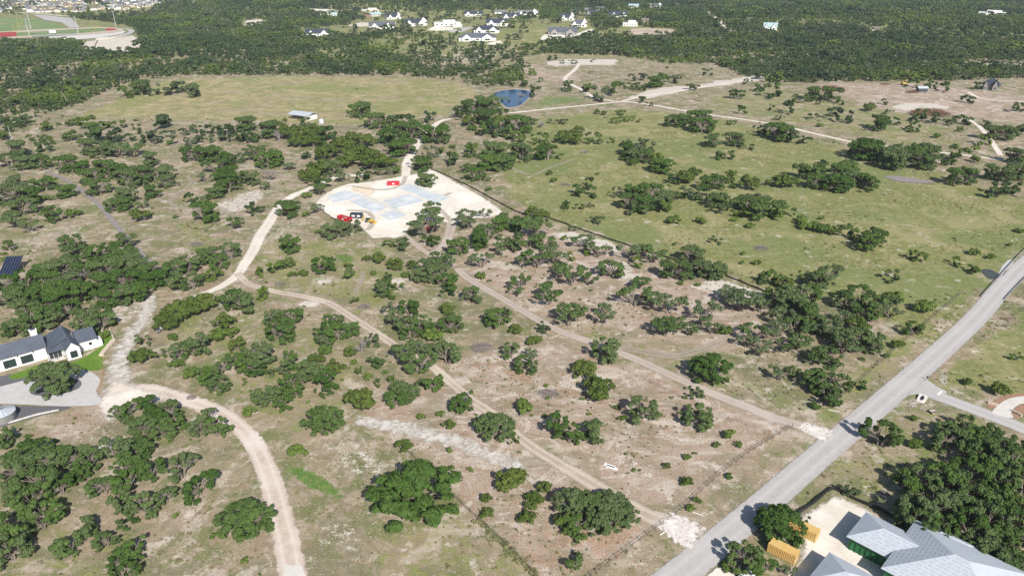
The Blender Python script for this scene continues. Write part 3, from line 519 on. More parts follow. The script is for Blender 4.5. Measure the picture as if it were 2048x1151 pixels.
# ---------------------------------------------------------------- vegetation prototypes
def cards(cen, nor, size, r):
    """Leaf cards: one small bent quad per centre, facing roughly along nor."""
    n = len(cen); nor = nor / (np.linalg.norm(nor, axis=1)[:, None] + 1e-9)
    a = r.normal(size=(n, 3)); u = np.cross(nor, a); u /= np.linalg.norm(u, axis=1)[:, None] + 1e-9; w = np.cross(nor, u)
    s = size[:, None]; asp = r.uniform(0.55, 1.0, (n, 1))
    v = np.stack([cen - u * s - w * s * asp * .3, cen - w * s * asp + u * s * .25, cen + u * s + w * s * asp * .3, cen + w * s * asp - u * s * .25], 1).reshape(-1, 3)
    return v, np.arange(4 * n).reshape(n, 4)
def crown_mesh(name, clumps, per, leaf, mat, r, squash=0.72, up=0.3, jit=0.42, sub=9):
    cs, ns, ss = [], [], []; mean = clumps_mean(clumps)
    for (c, rad) in clumps:
        c = np.array(c)
        for s_ in range(sub):       # each clump is a bunch of leafy puffs
            q = r.normal(size=3); q /= np.linalg.norm(q); q[2] = abs(q[2]) * .8 - .15; pc = c + q * rad * r.uniform(.4, .75) * np.array([1, 1, squash]); pr = rad * r.uniform(.32, .5)
            k = int(per / sub * (rad / mean) ** 2) + 3
            d = r.normal(size=(k, 3)); d /= np.linalg.norm(d, axis=1)[:, None]; d[:, 2] = np.where((d[:, 2] < -0.15) & (r.random(k) < .5), -d[:, 2], d[:, 2])
            rr = pr * (0.62 + 0.45 * r.random(k) ** 0.6)
            cs.append(pc + d * rr[:, None] * np.array([1, 1, squash + .1])); nn = d + .35 * q + r.normal(size=(k, 3)) * jit; nn[:, 2] += up; ns.append(nn); ss.append(leaf * r.uniform(.6, 1.3, k))
    v, f = cards(np.concatenate(cs), np.concatenate(ns), np.concatenate(ss), r)
    v[:, 2] = np.maximum(v[:, 2], 0.03)
    me = bpy.data.meshes.new(name); me.from_pydata(v.tolist(), [], f.tolist()); me.materials.append(mat); me.update(); return me
def clumps_mean(cl): return sum(q[1] for q in cl) / len(cl)
def limbs_mesh(name, clumps, r, H, tr, stems=1, spread=0.0, mat=None, low=0.2):
    mb = MB(); bases = [(r.uniform(-spread, spread), r.uniform(-spread, spread), -0.15) for _ in range(stems)]
    forks = []
    for b in bases:
        k = (b[0] * 1.6 + r.uniform(-.05, .05) * H, b[1] * 1.6 + r.uniform(-.05, .05) * H, H * (low + r.uniform(0, .12))); mb.tube(b, k, tr, tr * .8, 7, False); forks.append(k)
    for c, rad in clumps:
        k = min(forks, key=lambda q: (q[0] - c[0]) ** 2 + (q[1] - c[1]) ** 2)
        mid = (k[0] + (c[0] - k[0]) * .5 + r.uniform(-.1, .1) * rad, k[1] + (c[1] - k[1]) * .5 + r.uniform(-.1, .1) * rad, k[2] + (c[2] - k[2]) * r.uniform(.35, .65))
        mb.tube(k, mid, tr * .5, tr * .33, 5, False); mb.tube(mid, c, tr * .33, tr * .12, 5, False)
        e = np.array(c) + r.normal(size=3) * rad * .5; mb.tube(mid, (e[0], e[1], max(e[2], k[2])), tr * .2, tr * .07, 4, False)
    return mb.mesh(name, mat or M_BARK)
def oak_clumps(r, R, H, n, open_=False):
    cl = []; k = int(r.integers(4, 7)); az = np.sort(r.uniform(0, 2 * math.pi, k)); ln = r.uniform(.55, 1.0, k)
    for i in range(n):
        j = i % k; a = az[j] + r.normal() * .32; q = min(1.0, ln[j] * (0.25 + 0.75 * math.sqrt(r.random()))); rad = R * (r.uniform(.11, .18) if open_ else (r.uniform(.15, .25) if n < 30 else (r.uniform(.14, .22) if n < 50 else r.uniform(.11, .18)))); q *= (R - rad * .8) / R
        z = H * (0.42 + 0.42 * math.sqrt(max(0, 1 - (q * .95) ** 2)) * r.uniform(.75, 1.05)) if not open_ else H * (0.5 + 0.38 * math.sqrt(max(0, 1 - (q * .9) ** 2)) * r.uniform(.6, 1.0))
        if not open_ and r.random() < .42: z = H * r.uniform(.12, .46)
        cl.append(((R * q * math.cos(a), R * q * math.sin(a), z), rad))
    return cl
def fit(clumps, R):      # centre the crown and scale it to radius R
    xs = np.array([c for c, _ in clumps]); rs = np.array([q for _, q in clumps]); lo = (xs - rs[:, None]).min(0); hi = (xs + rs[:, None]).max(0); m = (lo + hi) / 2; s = 2 * R / max(hi[0] - lo[0], hi[1] - lo[1]) * 1.04
    return [((float((c[0] - m[0]) * s), float((c[1] - m[1]) * s), float(c[2])), float(q * s)) for c, q in clumps]
PROTO = {}
def make_protos():
    for i in range(7):      # live oak, 9 m
        r = np.random.default_rng(100 + i); R, H = 4.5, 5.4; cl = fit(oak_clumps(r, R, H, 34), R)
        PROTO.setdefault('o', []).append((crown_mesh('oak_crown', cl, 105, .25, M_OAK, r), limbs_mesh('oak_trunk', cl, r, H, .24, int(r.integers(1, 4)), .5), 2 * R, H))
    for i in range(4):      # large live oak, 16 m
        r = np.random.default_rng(200 + i); R, H = 8.0, 8.2; cl = fit(oak_clumps(r, R, H, 72), R)
        PROTO.setdefault('O', []).append((crown_mesh('great_oak_crown', cl, 125, .30, M_OAK, r), limbs_mesh('great_oak_trunk', cl, r, H, .42, int(r.integers(2, 5)), 1.0), 2 * R, H))
    for i in range(4):      # dense skirted oak, 16 m
        r = np.random.default_rng(250 + i); R, H = 8.0, 8.4; cl = []
        for k in range(84):
            a = r.uniform(0, 2 * math.pi); q = math.sqrt(r.random()) * (.86 if k > 16 else .4); zt = H * (.12 + .74 * math.sqrt(max(0, 1 - q * q))) * r.uniform(.82, 1.06); z = zt if r.random() < .72 else H * r.uniform(.12, .4); cl.append(((R * q * math.cos(a), R * q * math.sin(a) * .9, z), R * r.uniform(.12, .19)))
        cl = fit(cl, R); PROTO.setdefault('D', []).append((crown_mesh('skirted_oak_crown', cl, 100, .33, M_OAK, r, .85), limbs_mesh('skirted_oak_trunk', cl[:30], r, H, .4, 3, .8), 2 * R, H))
    for i in range(6):      # open, limby oak, 9 m
        r = np.random.default_rng(300 + i); R, H = 4.5, 4.6; cl = fit(oak_clumps(r, R, H, 24, True), R)
        PROTO.setdefault('s', []).append((crown_mesh('open_oak_crown', cl, 46, .27, M_OPEN, r, .6), limbs_mesh('open_oak_trunk', cl, r, H, .20, int(r.integers(2, 4)), .5), 2 * R, H))
    for i in range(5):      # juniper, 6 m
        r = np.random.default_rng(400 + i); R, H = 3.0, 4.6; cl = []
        for k in range(18):
            a = r.uniform(0, 2 * math.pi); q = math.sqrt(r.random()) * .8; z = H * (.18 + .62 * (1 - q ** 1.6) * r.uniform(.45, 1.05)); cl.append(((R * q * math.cos(a), R * q * math.sin(a), z), R * r.uniform(.24, .36)))
        cl = fit(cl, R); PROTO.setdefault('j', []).append((crown_mesh('juniper_crown', cl, 125, .23, M_JUN, r, 1.0, .15, .36), limbs_mesh('juniper_trunk', cl, r, H, .13, 3, .4, low=.08), 2 * R, H))
    for i in range(4):      # low shrub, 3 m
        r = np.random.default_rng(500 + i); R, H = 1.5, 1.7; cl = []
        for k in range(9):
            a = r.uniform(0, 2 * math.pi); q = math.sqrt(r.random()) * .8; cl.append(((R * q * math.cos(a), R * q * math.sin(a), H * (.2 + .5 * (1 - q * q) * r.uniform(.5, 1.1))), R * r.uniform(.28, .42)))
        cl = fit(cl, R); PROTO.setdefault('b', []).append((crown_mesh('shrub_crown', cl, 60, .19, M_SHRUB, r, .85), limbs_mesh('shrub_stems', cl, r, H, .05, 3, .25, low=.1), 2 * R, H))
    for i in range(3):      # bare grey tree
        r = np.random.default_rng(600 + i); R, H = 3.5, 4.6; cl = fit(oak_clumps(r, R, H, 26, True), R)
        mb = MB()
        for c, rad in cl:
            for _ in range(16):
                d = r.normal(size=3); d /= np.linalg.norm(d); p = np.array(c) + d * rad * .2; q = np.array(c) + d * rad * r.uniform(.9, 1.6); mb.tube(p, q, .035, .012, 3, False)
        PROTO.setdefault('d', []).append((mb.mesh('bare_twigs', M_TWIG), limbs_mesh('bare_trunk', cl, r, H, .16, 2, .3, M_TWIG), 2 * R, H))
make_protos()
RATIO = {'o': .64, 'O': .57, 'D': .52, 's': .50, 'j': .72, 'b': .58, 'd': .60}
NAMES = {'o': ('live_oak', 'live oak', 'tree'), 'O': ('great_oak', 'great live oak', 'tree'), 'D': ('skirted_oak', 'dense skirted oak', 'tree'), 's': ('open_oak', 'open-branched oak', 'tree'), 'j': ('juniper', 'rounded juniper', 'tree'), 'b': ('shrub', 'shrub', 'bush'), 'd': ('bare_tree', 'bare grey tree', 'tree')}
ZONES = [   # first photo rectangle that holds the tree names the ground it stands on
 ((1790, 815, 2100, 930), 'at the side road edge of the dense grove'), ((1790, 930, 1900, 1160), 'crowding the roof of the unfinished house'), ((1900, 930, 2100, 1160), 'deep in the dense grove past the unfinished house'), ((1430, 1000, 1640, 1160), 'beside the yellow containers at the building yard'), ((1640, 830, 1790, 1000), 'on the verge across from the rubble apron'),
 ((1790, 690, 2100, 815), 'on the mown lot beside the side road'), ((0, 690, 150, 790), 'in the dark gravel island of the farmhouse driveway'), ((0, 480, 330, 575), 'in the upper grove between solar array and caliche bend'), ((0, 575, 330, 690), 'directly behind the white farmhouse'), ((210, 780, 480, 862), 'in the clump where the dirt drive leaves the farmhouse'),
 ((0, 862, 135, 1000), 'in the wood below the water tank bed'), ((0, 1000, 135, 1160), 'in the lowest corner of the wood'), ((135, 862, 420, 1020), 'in the wood beside the curving dirt drive'), ((135, 1020, 420, 1160), 'in the sparse lower end of the wood'), ((420, 980, 560, 1100), 'hugging the bend of the curving dirt drive'), ((330, 560, 600, 690), 'beside the junction of the pale tracks'), ((480, 690, 700, 900), 'in the thicket above the curving drive'), ((330, 690, 480, 790), 'beside the rubble track above the drive'),
 ((700, 560, 1010, 700), 'on the scrubby slope between the two dirt tracks'), ((700, 700, 880, 830), 'along the two-rut track in the pasture'), ((880, 560, 1130, 760), 'below the straight dirt driveway'), ((880, 760, 1260, 910), 'in the dry pasture beside the two-rut track'), ((700, 830, 1020, 1160), 'on the bare ground below the washed white strip'), ((1020, 900, 1320, 1160), 'beside the rail fence near the track entrance'),
 ((1320, 840, 1560, 1060), 'in the stubble beside the roadside fence'), ((1130, 690, 1640, 860), 'flanking the lower end of the dirt driveway'), ((1150, 560, 1480, 690), 'on the bare clearing above the dirt driveway'), ((1480, 560, 1880, 860), 'in the open grove beside the county road'), ((1000, 430, 1330, 575), 'in the cleared grove inside the silt fence'), ((1330, 490, 1560, 575), 'astride the black silt fence'),
 ((800, 400, 1020, 575), 'at the lower edge of the white building pad'), ((600, 330, 800, 480), 'round the rim of the white building pad'), ((820, 335, 880, 385), 'standing alone on the white building pad'), ((480, 470, 860, 575), 'on the green scrub below the white building pad'), ((330, 480, 480, 575), 'along the caliche track bend'), ((0, 290, 120, 400), 'in the scrub past the far end of the gravel strip'), ((0, 400, 160, 480), 'between the gravel strip and the solar array'), ((120, 290, 345, 480), 'in the scrub flanking the grey gravel strip'), ((345, 290, 480, 480), 'in the scrub by the winding foot track'),
 ((480, 250, 860, 430), 'in the scrub between the barn and the pad'), ((0, 225, 480, 290), 'along the foot of the straw meadow'), ((0, 150, 480, 225), 'in the clump jutting into the straw meadow'), ((640, 190, 760, 250), 'alone in the straw meadow near the barn'), ((480, 190, 900, 250), 'near the tin-roofed barn'), ((840, 180, 1120, 350), 'along the creek below the pond'),
 ((1000, 120, 1400, 200), 'beside the pale ranch road above the pond'), ((1120, 200, 1440, 290), 'in the meadow below the ranch road'), ((1090, 290, 1560, 450), 'along the creek line across the green meadow'), ((1560, 320, 1760, 400), 'in the dense meadow copse'), ((1690, 280, 2100, 400), 'along the meadow edge below the ranch road'), ((1540, 400, 1780, 500), 'along the hedge line dividing the meadow'), ((1400, 140, 2100, 290), 'around the cleared ground below the wooded hill'), ((1560, 450, 2100, 640), 'in the lower meadow by the bridge'), ((0, 0, 2100, 1200), 'standing in open grass')]
def zone(px, py):
    for (a, b, c, d), s in ZONES:
        if a <= px < c and b <= py < d: return s
TREES = """
10,878,50o 50,905,70o 82,900,60o 25,938,75o 70,928,75o 108,920,70o 150,913,60o 180,923,50o 160,943,40o 75,963,90o 120,970,55o 22,988,50o 62,1003,80o 95,1023,75o 85,1045,45o 20,1063,90o 20,1100,80o 237,900,70o 287,895,55o 250,933,60o 205,973,60o 250,968,80o 300,943,60o 362,935,65o 400,973,75o 330,993,45o 287,1013,65o 240,1003,55o 255,1040,38o 175,1058,55o 212,1080,45o 137,1095,60o 265,1098,60o 240,1120,45o 490,1040,105D 252,1145,60o
105,756,92D 242,828,42o 264,816,48o 302,814,48o 345,822,48o 314,836,60o 288,850,58o 347,850,50o 416,840,48o 432,856,52o 398,858,42o 325,860,50o
15,596,60o 38,591,60o 75,588,70o 112,586,70o 150,588,70o 137,618,50o 100,608,65o 205,598,70o 250,588,60o 287,582,55o 50,618,60o 75,638,75o 45,652,50o 15,660,40o 105,640,45o 170,640,60o 200,645,60o 220,640,35o
330,640,50j 352,622,55j 387,612,50j 415,600,45j 400,605,40j 462,600,45o 487,608,55o 447,641,44j 437,668,40b 462,664,35b 286,680,30o 280,708,45j 315,705,30o 362,703,40o 398,690,50o 383,698,40o 352,727,28b 380,745,32b 475,686,40j 347,673,22b 412,752,45o 445,736,50o 440,770,45o 475,726,50o 500,730,50o 506,708,45o 497,822,28b 207,668,25b
525,587,32o 545,634,40o 583,636,45o 562,661,65o 655,633,28o 675,645,40o 692,658,50o 657,661,55o 674,666,50o 647,683,35o 709,598,25o 651,698,30b 699,701,30j 720,696,34d 745,681,35o 707,723,15b 752,726,32o 717,741,30o 672,731,38j 632,716,35j 580,723,45o 557,738,35o 527,708,55o 517,741,35o 542,716,30o 625,746,60o 652,761,50o 575,771,50o 605,761,40s 647,783,32o 537,791,50o 562,808,40o 520,801,40o 587,783,40o 647,841,82D 719,796,58j 782,756,30o 755,763,28o 735,751,22b 800,778,45D 820,783,40D 787,801,40o 867,766,45o 845,766,25o 812,796,40D 927,803,50o 882,826,20b 842,832,18b 897,846,28j 990,852,78D
810,701,55o 838,698,50s 837,727,65o 897,709,60o 877,696,40o 782,618,35o 820,616,40o 787,638,45o 812,651,50o 845,651,45o 874,653,45o 899,648,45o 824,666,40o 867,668,40b 894,616,33j 947,591,40o 997,636,50o 1008,626,35o 762,580,40o 780,588,30o 897,580,35o
1022,702,40o 1062,712,35s 1040,728,40o 1062,732,35o 1032,656,28j 1088,653,30o 1069,679,30j 1034,584,34s 1100,592,70s 1140,634,70s 1210,631,55s 1272,594,80s 1340,612,70s 1304,600,50s 1350,652,60s 1411,626,65s 1331,658,55s 1424,652,55s 1381,660,40s 1449,660,30b 1486,606,75s 1461,592,50s 1521,610,50s 1506,668,60s 1519,696,60s 1494,684,40s 1212,701,62o 1170,735,48j 1196,773,65j 1420,736,85D 1391,782,36o 1287,818,70o 1394,832,65o 1046,812,40b 1112,852,60o 1140,868,60o 1185,865,60o 1150,752,12b 1370,794,10b
1586,600,90o 1550,590,50s 1618,590,50o 1710,596,80s 1748,616,60o 1776,608,50s 1696,608,45o 1788,594,40b 1726,622,40o 1781,626,45s 1611,634,80o 1566,636,60s 1551,666,60s 1591,658,70s 1636,651,60o 1686,638,50s 1716,648,50j 1656,656,50s 1741,684,50o 1711,681,55o 1691,696,55s 1686,676,50o 1646,661,50s 1623,708,60s 1641,718,50s 1661,716,50o 1671,753,60s 1636,761,60o 1661,791,60o 1646,776,50o 1561,748,50s 1586,741,30b 1598,688,50s 1568,696,40s 1828,658,40o 1797,687,26j 1710,768,35o 1775,711,16b 1725,717,12b 1631,811,25b 2003,775,38j 1936,762,20j 1826,835,18b 2036,711,25o 1850,612,40b 1898,862,44o 1932,852,44o 1973,868,46o 2012,880,40o 1766,870,75o 1831,886,30b 1698,978,32o
1898,878,70o 1948,884,66o 2000,900,60o 2038,908,52o 1936,900,60o 1981,913,70o 2024,920,70o 1848,958,65o 1818,970,55o 1891,968,75o 1936,948,75o 1926,980,70o 1973,945,70o 2011,963,75o 2043,968,60o 1818,1003,45j 1836,1023,70o 1806,1038,50o 1836,1048,75o 1873,1013,70o 1911,1018,65o 1956,1003,70o 1993,1003,70o 2031,1003,65o 1936,1053,70o 1886,1063,60o 1976,1038,65o 2011,1033,65o 2041,1043,60o 1961,1083,65o 1926,1088,50o 1998,1075,65o 2031,1083,65o 1873,1083,50o 1981,1113,65o 2018,1118,65o 2006,1143,60o 2043,1135,60o 1961,1128,45o
1560,1046,92D 1548,1050,70o 1602,1046,36o 1594,1082,32b 1486,1118,70o 1511,1128,60o 1578,1143,34s 1530,1134,44o 1451,1133,24b
1023,957,62j 1089,973,32j 1069,993,35j 1054,1033,35j 1060,1010,28j 1142,1005,72D 1130,1042,50j 1180,1010,75D 1220,1010,78D 1244,1030,65D 1204,1045,65D 1154,1050,52o 1160,1075,30b 1149,1123,42o 1374,961,25j 1334,930,18j 1374,912,16b 1434,889,16b 1477,887,17b 1459,868,30b 1459,951,20b 1382,1014,20b 1394,1000,18b 1029,878,30o
830,988,165D 807,888,37j 899,899,16b 902,936,18j 940,938,14b 973,993,26j 974,1023,28j 595,900,40b
30,300,60o 15,320,45s 48,325,45o 75,323,45o 85,293,30o 135,328,62o 175,296,50o 205,298,45o 237,300,50s 270,303,40s 295,320,45o 185,335,40o 212,338,50o 180,353,40o 250,343,50o 282,350,50o 250,360,50o 310,348,40o 337,345,45o 335,363,40o 87,368,42o 127,383,42o 35,363,45o 195,375,45o 250,390,45o 235,408,45o 297,383,42o 312,388,25s 280,428,38j 285,410,25s 25,388,65o 55,393,50o 87,396,22b 40,415,50o 100,430,42o 147,425,30b 25,443,45s 57,453,38s 15,488,38o 145,488,45o 385,310,42o 425,308,45o 455,318,40o 430,333,45s 485,313,30o 502,303,30s 410,356,35s 457,356,55o 457,373,45o 425,385,40o 382,398,35o 500,356,40o 410,425,60o 470,448,35s 502,418,35o 150,505,45o 145,528,60o 120,538,60o 190,508,45o 220,503,45o 250,483,40o 250,513,60o 87,543,55o 175,538,60o 212,538,55o 240,528,50o 270,530,55o 300,543,55o 350,538,45o 375,530,50o 422,513,50o 460,505,42o 435,525,40o 425,548,35o 400,500,16b 50,560,50o 15,565,45o 100,563,60o 140,563,60o 205,563,60o 250,558,60o 300,560,60o 350,563,50o 385,565,40o 160,552,40d 8,518,16b
537,318,50o 522,303,30s 557,316,30o 612,310,22o 580,333,25s 537,352,34d 530,373,25s 652,303,50j 642,330,55j 662,338,40o 617,343,40j 622,353,35j 712,303,55j 695,316,45j 730,303,50j 745,320,50j 772,320,40j 682,293,45j 805,295,50o 787,298,35o 725,350,35o 762,343,30s 782,342,28s 795,338,22o 685,357,26s 640,365,32o 637,380,35s 612,390,20b 845,328,42o 862,305,30o 882,300,22o 905,320,36o 905,293,15b 940,300,38o 987,303,60o 977,325,50o 1002,323,50o 955,348,45o 935,338,30s 978,377,15b 851,359,42o 575,420,44o 632,418,30s 612,428,18b 517,418,20o 585,410,25o 672,460,48o 707,450,34o 637,463,15b 580,488,50o 807,488,36o 777,485,28o 862,430,58s 852,453,75s 862,480,38o 930,438,50s 970,428,28s 935,448,40s 962,478,60o 917,495,45o 974,468,50o 994,448,50o 1012,443,40o 882,520,45s 862,538,60o 892,528,40s 962,523,45s 962,550,22b 845,550,40o 877,548,45o 900,566,45o 825,528,25j 812,548,20b 757,515,30j 787,525,32j 733,515,18j 795,533,20j 567,525,38o 645,530,45o 527,538,38o 585,548,20b 607,545,22b 697,545,32o 697,528,22o 747,545,14b 772,560,32o 794,570,28o 767,570,30o 1000,500,40s 1012,488,40s
1039,305,50o 1096,305,50o 1259,298,40o 1289,293,35o 1269,310,40o 1286,313,40o 1314,315,35o 1321,330,50o 1249,313,20j 1266,323,22j 1449,307,32o 1504,292,22o 1099,345,14j 1108,359,18b 1195,347,9b 1171,380,38o 1179,366,32o 1234,385,25o 1131,409,22o 1161,413,22o 1181,408,16o 1271,383,45o 1299,388,55o 1261,405,45o 1286,408,50o 1324,400,50o 1331,413,40o 1274,418,35o 1349,358,35o 1371,350,40j 1391,343,25j 1351,393,28s 1384,388,35o 1424,365,45o 1459,353,32o 1499,365,40j 1409,388,40o 1434,400,45o 1459,405,40o 1494,403,45o 1514,420,50o 1489,423,40o 1521,405,40o 1444,418,35s 1466,373,15b 1064,423,30j 1086,428,36j 1194,440,25o 1349,438,30b 1401,440,24b 1434,478,24o 1351,487,12b 1469,438,16b 1486,506,12b 1514,524,18b 1484,524,12b 1501,450,20b 1386,510,55o 1426,538,65o 1394,540,40o 1351,540,55o 1524,558,28o 1164,483,45s 1196,500,52s 1129,475,15b 1179,495,40o 1261,508,50s 1309,510,50s 1286,503,35s 1274,520,40o 1224,540,48o 1069,458,65s 1039,448,45o 1056,480,60s 1086,485,45o 1031,488,40o 1111,513,55s 1074,518,65s 1141,510,28o 1046,525,40s 1144,553,70s 1124,540,40s 1179,560,40s 1281,568,40s 1039,568,45s 1396,568,12b 1361,565,14b 1149,458,18s
1676,348,70o 1636,363,45o 1706,355,55o 1726,363,50o 1676,368,50o 1641,340,40o 1611,345,40o 1576,360,40j 1551,360,35j 1698,338,45o 1736,300,55o 1716,303,45o 1786,318,55o 1816,308,50o 1861,305,55o 1806,325,50o 1766,310,45o 1848,323,45o 1886,318,30o 1931,310,40o 1911,318,30o 1923,355,48o 1936,350,35o 2001,345,50o 2031,343,50o 2031,313,45o 1993,380,40o 2028,380,40o 1543,415,45o 1576,418,35o 1556,428,30o 1603,438,30b 1618,448,35b 1641,455,35b 1666,460,30b 1696,465,35o 1643,435,14b 1748,473,50o 1738,485,45o 1721,480,30o 1836,510,35o 1913,520,32o 1948,538,26o 1948,503,22b 1788,553,32o 1658,548,50o 1641,560,50o 1611,553,35o 1568,563,35j 1546,558,40o 2041,460,18b 2021,488,14b 1983,513,18b
390,180,42o 357,177,30o 335,182,25o 275,175,60o 250,185,35o 300,180,35o 147,243,25o 175,248,30o 197,252,25o 240,248,30o 270,240,8b 217,250,20o 272,253,18o 325,245,38o 117,248,12b 92,253,25o 140,273,25o 190,270,40o 230,275,35o 260,273,25o 300,273,40o 332,268,28o 367,260,28o 375,278,40o 385,253,15b 410,260,30o 435,258,30o 460,258,35o 487,248,45o 435,273,30o 472,275,25o 500,270,40o 100,278,28o 60,275,22o 85,275,22o 175,280,30o 340,285,15b
719,220,42o 707,218,28o 569,239,12j 609,241,26o 857,234,26o 752,243,48o 777,240,40o 799,245,40o 824,238,25o 819,260,50o 794,260,40o 769,270,45o 792,280,40o 719,278,55j 697,280,40j 872,270,50o 537,260,50o 527,250,30o 574,263,40j 600,260,45j 624,260,45j 652,270,40o 662,280,40o 597,278,40j 629,278,40j 558,273,30d 924,225,40o 949,213,45o 974,208,45o 937,240,30j 969,233,50o 999,243,42j 1003,232,34o 979,260,40o 944,255,20b 1009,260,40o 957,263,15b 990,256,40o 1011,197,14o 714,177,6b 
985,204,28o 999,214,22o 1020,150,24o 1035,140,22o 1010,140,22o 1052,128,18o 1025,165,22o 1048,166,20o 1041,193,22d 1069,185,28o 1066,145,20o 1044,150,25o 1081,160,12o 1134,173,28o 1174,175,32o 1199,188,40o 1231,178,38o 1264,155,20o 1286,153,20o 1306,163,45o 1321,160,35o 1346,158,25o 1361,153,15o 1279,173,28o 1254,170,22o 1194,223,14j 1208,225,13j 1241,225,17o 1236,238,25o 1258,236,20o 1279,240,17o 1224,242,15o 1284,200,17o 1300,207,17o 1354,240,42o 1384,235,35o 1406,235,50o 1404,250,45o 1394,260,20o 1463,244,17o 1521,260,28o 1429,280,42o 1471,280,42o 1139,270,50j 1159,258,22j 1186,275,38o 1224,280,20o 1284,283,22o 1249,285,22o 1064,245,22s 1081,250,20d 1104,243,18s 1124,243,17o 1039,250,50o 1081,275,40o 1034,268,40o 1416,145,18o 1386,173,20o 1474,188,30o 1494,163,18o 1484,220,25o 1519,175,25o 1146,123,14o 1124,123,12o 1186,120,12o 1181,144,10o 1334,135,8b 1104,114,20o 1056,93,22o
1549,183,40o 1606,195,30o 1579,215,40o 1544,215,18o 1559,235,18o 1624,230,22o 1669,223,38o 1691,235,32o 1641,188,45o 1661,193,35o 1681,203,20o 1639,205,14o 1741,213,25j 1769,203,18o 1776,223,15o 1754,245,45o 1786,240,25o 1841,223,26o 1836,233,32o 1871,238,24o 1899,243,22o 1926,240,28o 1974,246,18o 1826,253,30o 1936,198,22o 1874,271,16b 1921,259,14b 1640,250,14b 1999,265,45o 2036,260,30o 2038,215,25o 1971,280,30o 1559,265,50o 1573,273,35o 1541,260,30o 1611,278,30o 1741,286,20o 1823,168,20o 1861,170,20o 1956,172,20o 1891,175,28o
"""
SPECIAL = {(830, 988): 'broad solitary live oak with drooping skirts beside the vine-covered fence', (105, 756): 'spreading live oak in the dark gravel island of the circular driveway', (851, 359): 'lone oak in a mulch ring on the white building pad', (490, 1040): 'wide live oak pressed against the curving pale drive',
           (990, 852): 'round full-skirted live oak above the two-rut track', (1766, 870): 'oak on the verge casting its shadow onto the county road', (1560, 1046): 'dark oak overhanging the two yellow containers', (2003, 775): 'rounded dark juniper on the mown lot by the concrete drive', (647, 841): 'dense pair-crowned oak beside the white limestone ground', (719, 220): 'dark twin-crowned oak in the straw meadow near the barn'}
SPOTS = []       # woodland points made of the smaller oaks past the first 300
def plant_trees():
    items = []
    for t in TREES.split():
        k = t[-1]; x, y, w = map(float, t[:-1].split(',')); items.append((x, y, w, k))
    order = sorted([q for q in items if q[3] == 'o'], key=lambda q: -q[2]); rest = set(order[330:])
    for i, (x, y, w, k) in enumerate(items):
        g = at(x, y); ww = w * mpp(g); ww = min(max(ww, 1.0), 24)
        if k in 'os' and w < 60: ww *= 1.08
        kk = 'O' if (k == 'o' and ww > 11.5) else k
        hh = min((.78 if x > 1790 and y > 905 and kk in 'oO' else RATIO[kk]) * ww, 11.0); hh = max(hh, min(ww, 2.2) * .7); p = at(x, y, hh * .5); z0 = float(hgt(p[0], p[1])); r = np.random.default_rng(1000 + i)
        pr = PROTO[kk][int(r.integers(len(PROTO[kk])))]; s = ww / pr[2] * (1.06 if kk in 'Djb' or (x > 1790 and y > 800) else (1.0 if x < 330 and 480 < y < 690 else (1.08 if y < 470 else 1.0))); sz = hh / pr[3] * 1.12 * r.uniform(.92, 1.1)
        if (x, y, w, k) in rest:
            SPOTS.append((p[0], p[1], z0, s * pr[2])); continue
        nm, word, cat = NAMES[kk]; zn = zone(x, y); lab = SPECIAL.get((int(x), int(y)))
        size = '' if kk in 'ODjd' else ('small ' if ww < (2.6 if kk == 'b' else 7.5) else ('mid-sized ' if ww < (4.5 if kk == 'b' else 10) else 'broad '))
        if kk == 'j': size = 'small ' if ww < 5 else 'full '
        grp = None
        if lab is None: lab = f'{size}{word} {zn}'; grp = lab
        root = thing(nm, lab, cat, (p[0], p[1], z0), r.uniform(0, 2 * math.pi), grp); root.scale = (s * r.uniform(.94, 1.08), s * r.uniform(.94, 1.08), sz)
        link('trunk', pr[1], root); link('crown', pr[0], root)
plant_trees()

# ---------------------------------------------------------------- far woodland and ground scrub (uncountable masses)
def far_protos():
    col = bpy.data.collections.new('woodland_kinds')
    for i in range(7):
        r = np.random.default_rng(700 + i); R, H = (4.5, 5.6) if i < 5 else (3.2, 5.0); cl = fit(oak_clumps(r, R, H, 13), R)
        me = crown_mesh('wood_tree', cl, 34, .55, M_WOOD if i < 5 else M_WOODJ, r, .85, .3, .3, 3); o = bpy.data.objects.new(f'wood_tree_{i}', me); col.objects.link(o)
    return col
def tuft_protos():
    col = bpy.data.collections.new('tuft_kinds')
    for i in range(4):
        r = np.random.default_rng(800 + i); cl = [((r.uniform(-.3, .3), r.uniform(-.3, .3), r.uniform(.1, .3)), r.uniform(.2, .38)) for _ in range(5)]
        me = crown_mesh('weed_tuft', cl, 14, .12, M_TUFT, r, .8); o = bpy.data.objects.new(f'weed_tuft_{i}', me); col.objects.link(o)
    return col
def scrub_protos():
    col = bpy.data.collections.new('scrub_kinds')
    for i, q in enumerate(PROTO['b']): o = bpy.data.objects.new(f'scrub_{i}', q[0]); col.objects.link(o)
    return col
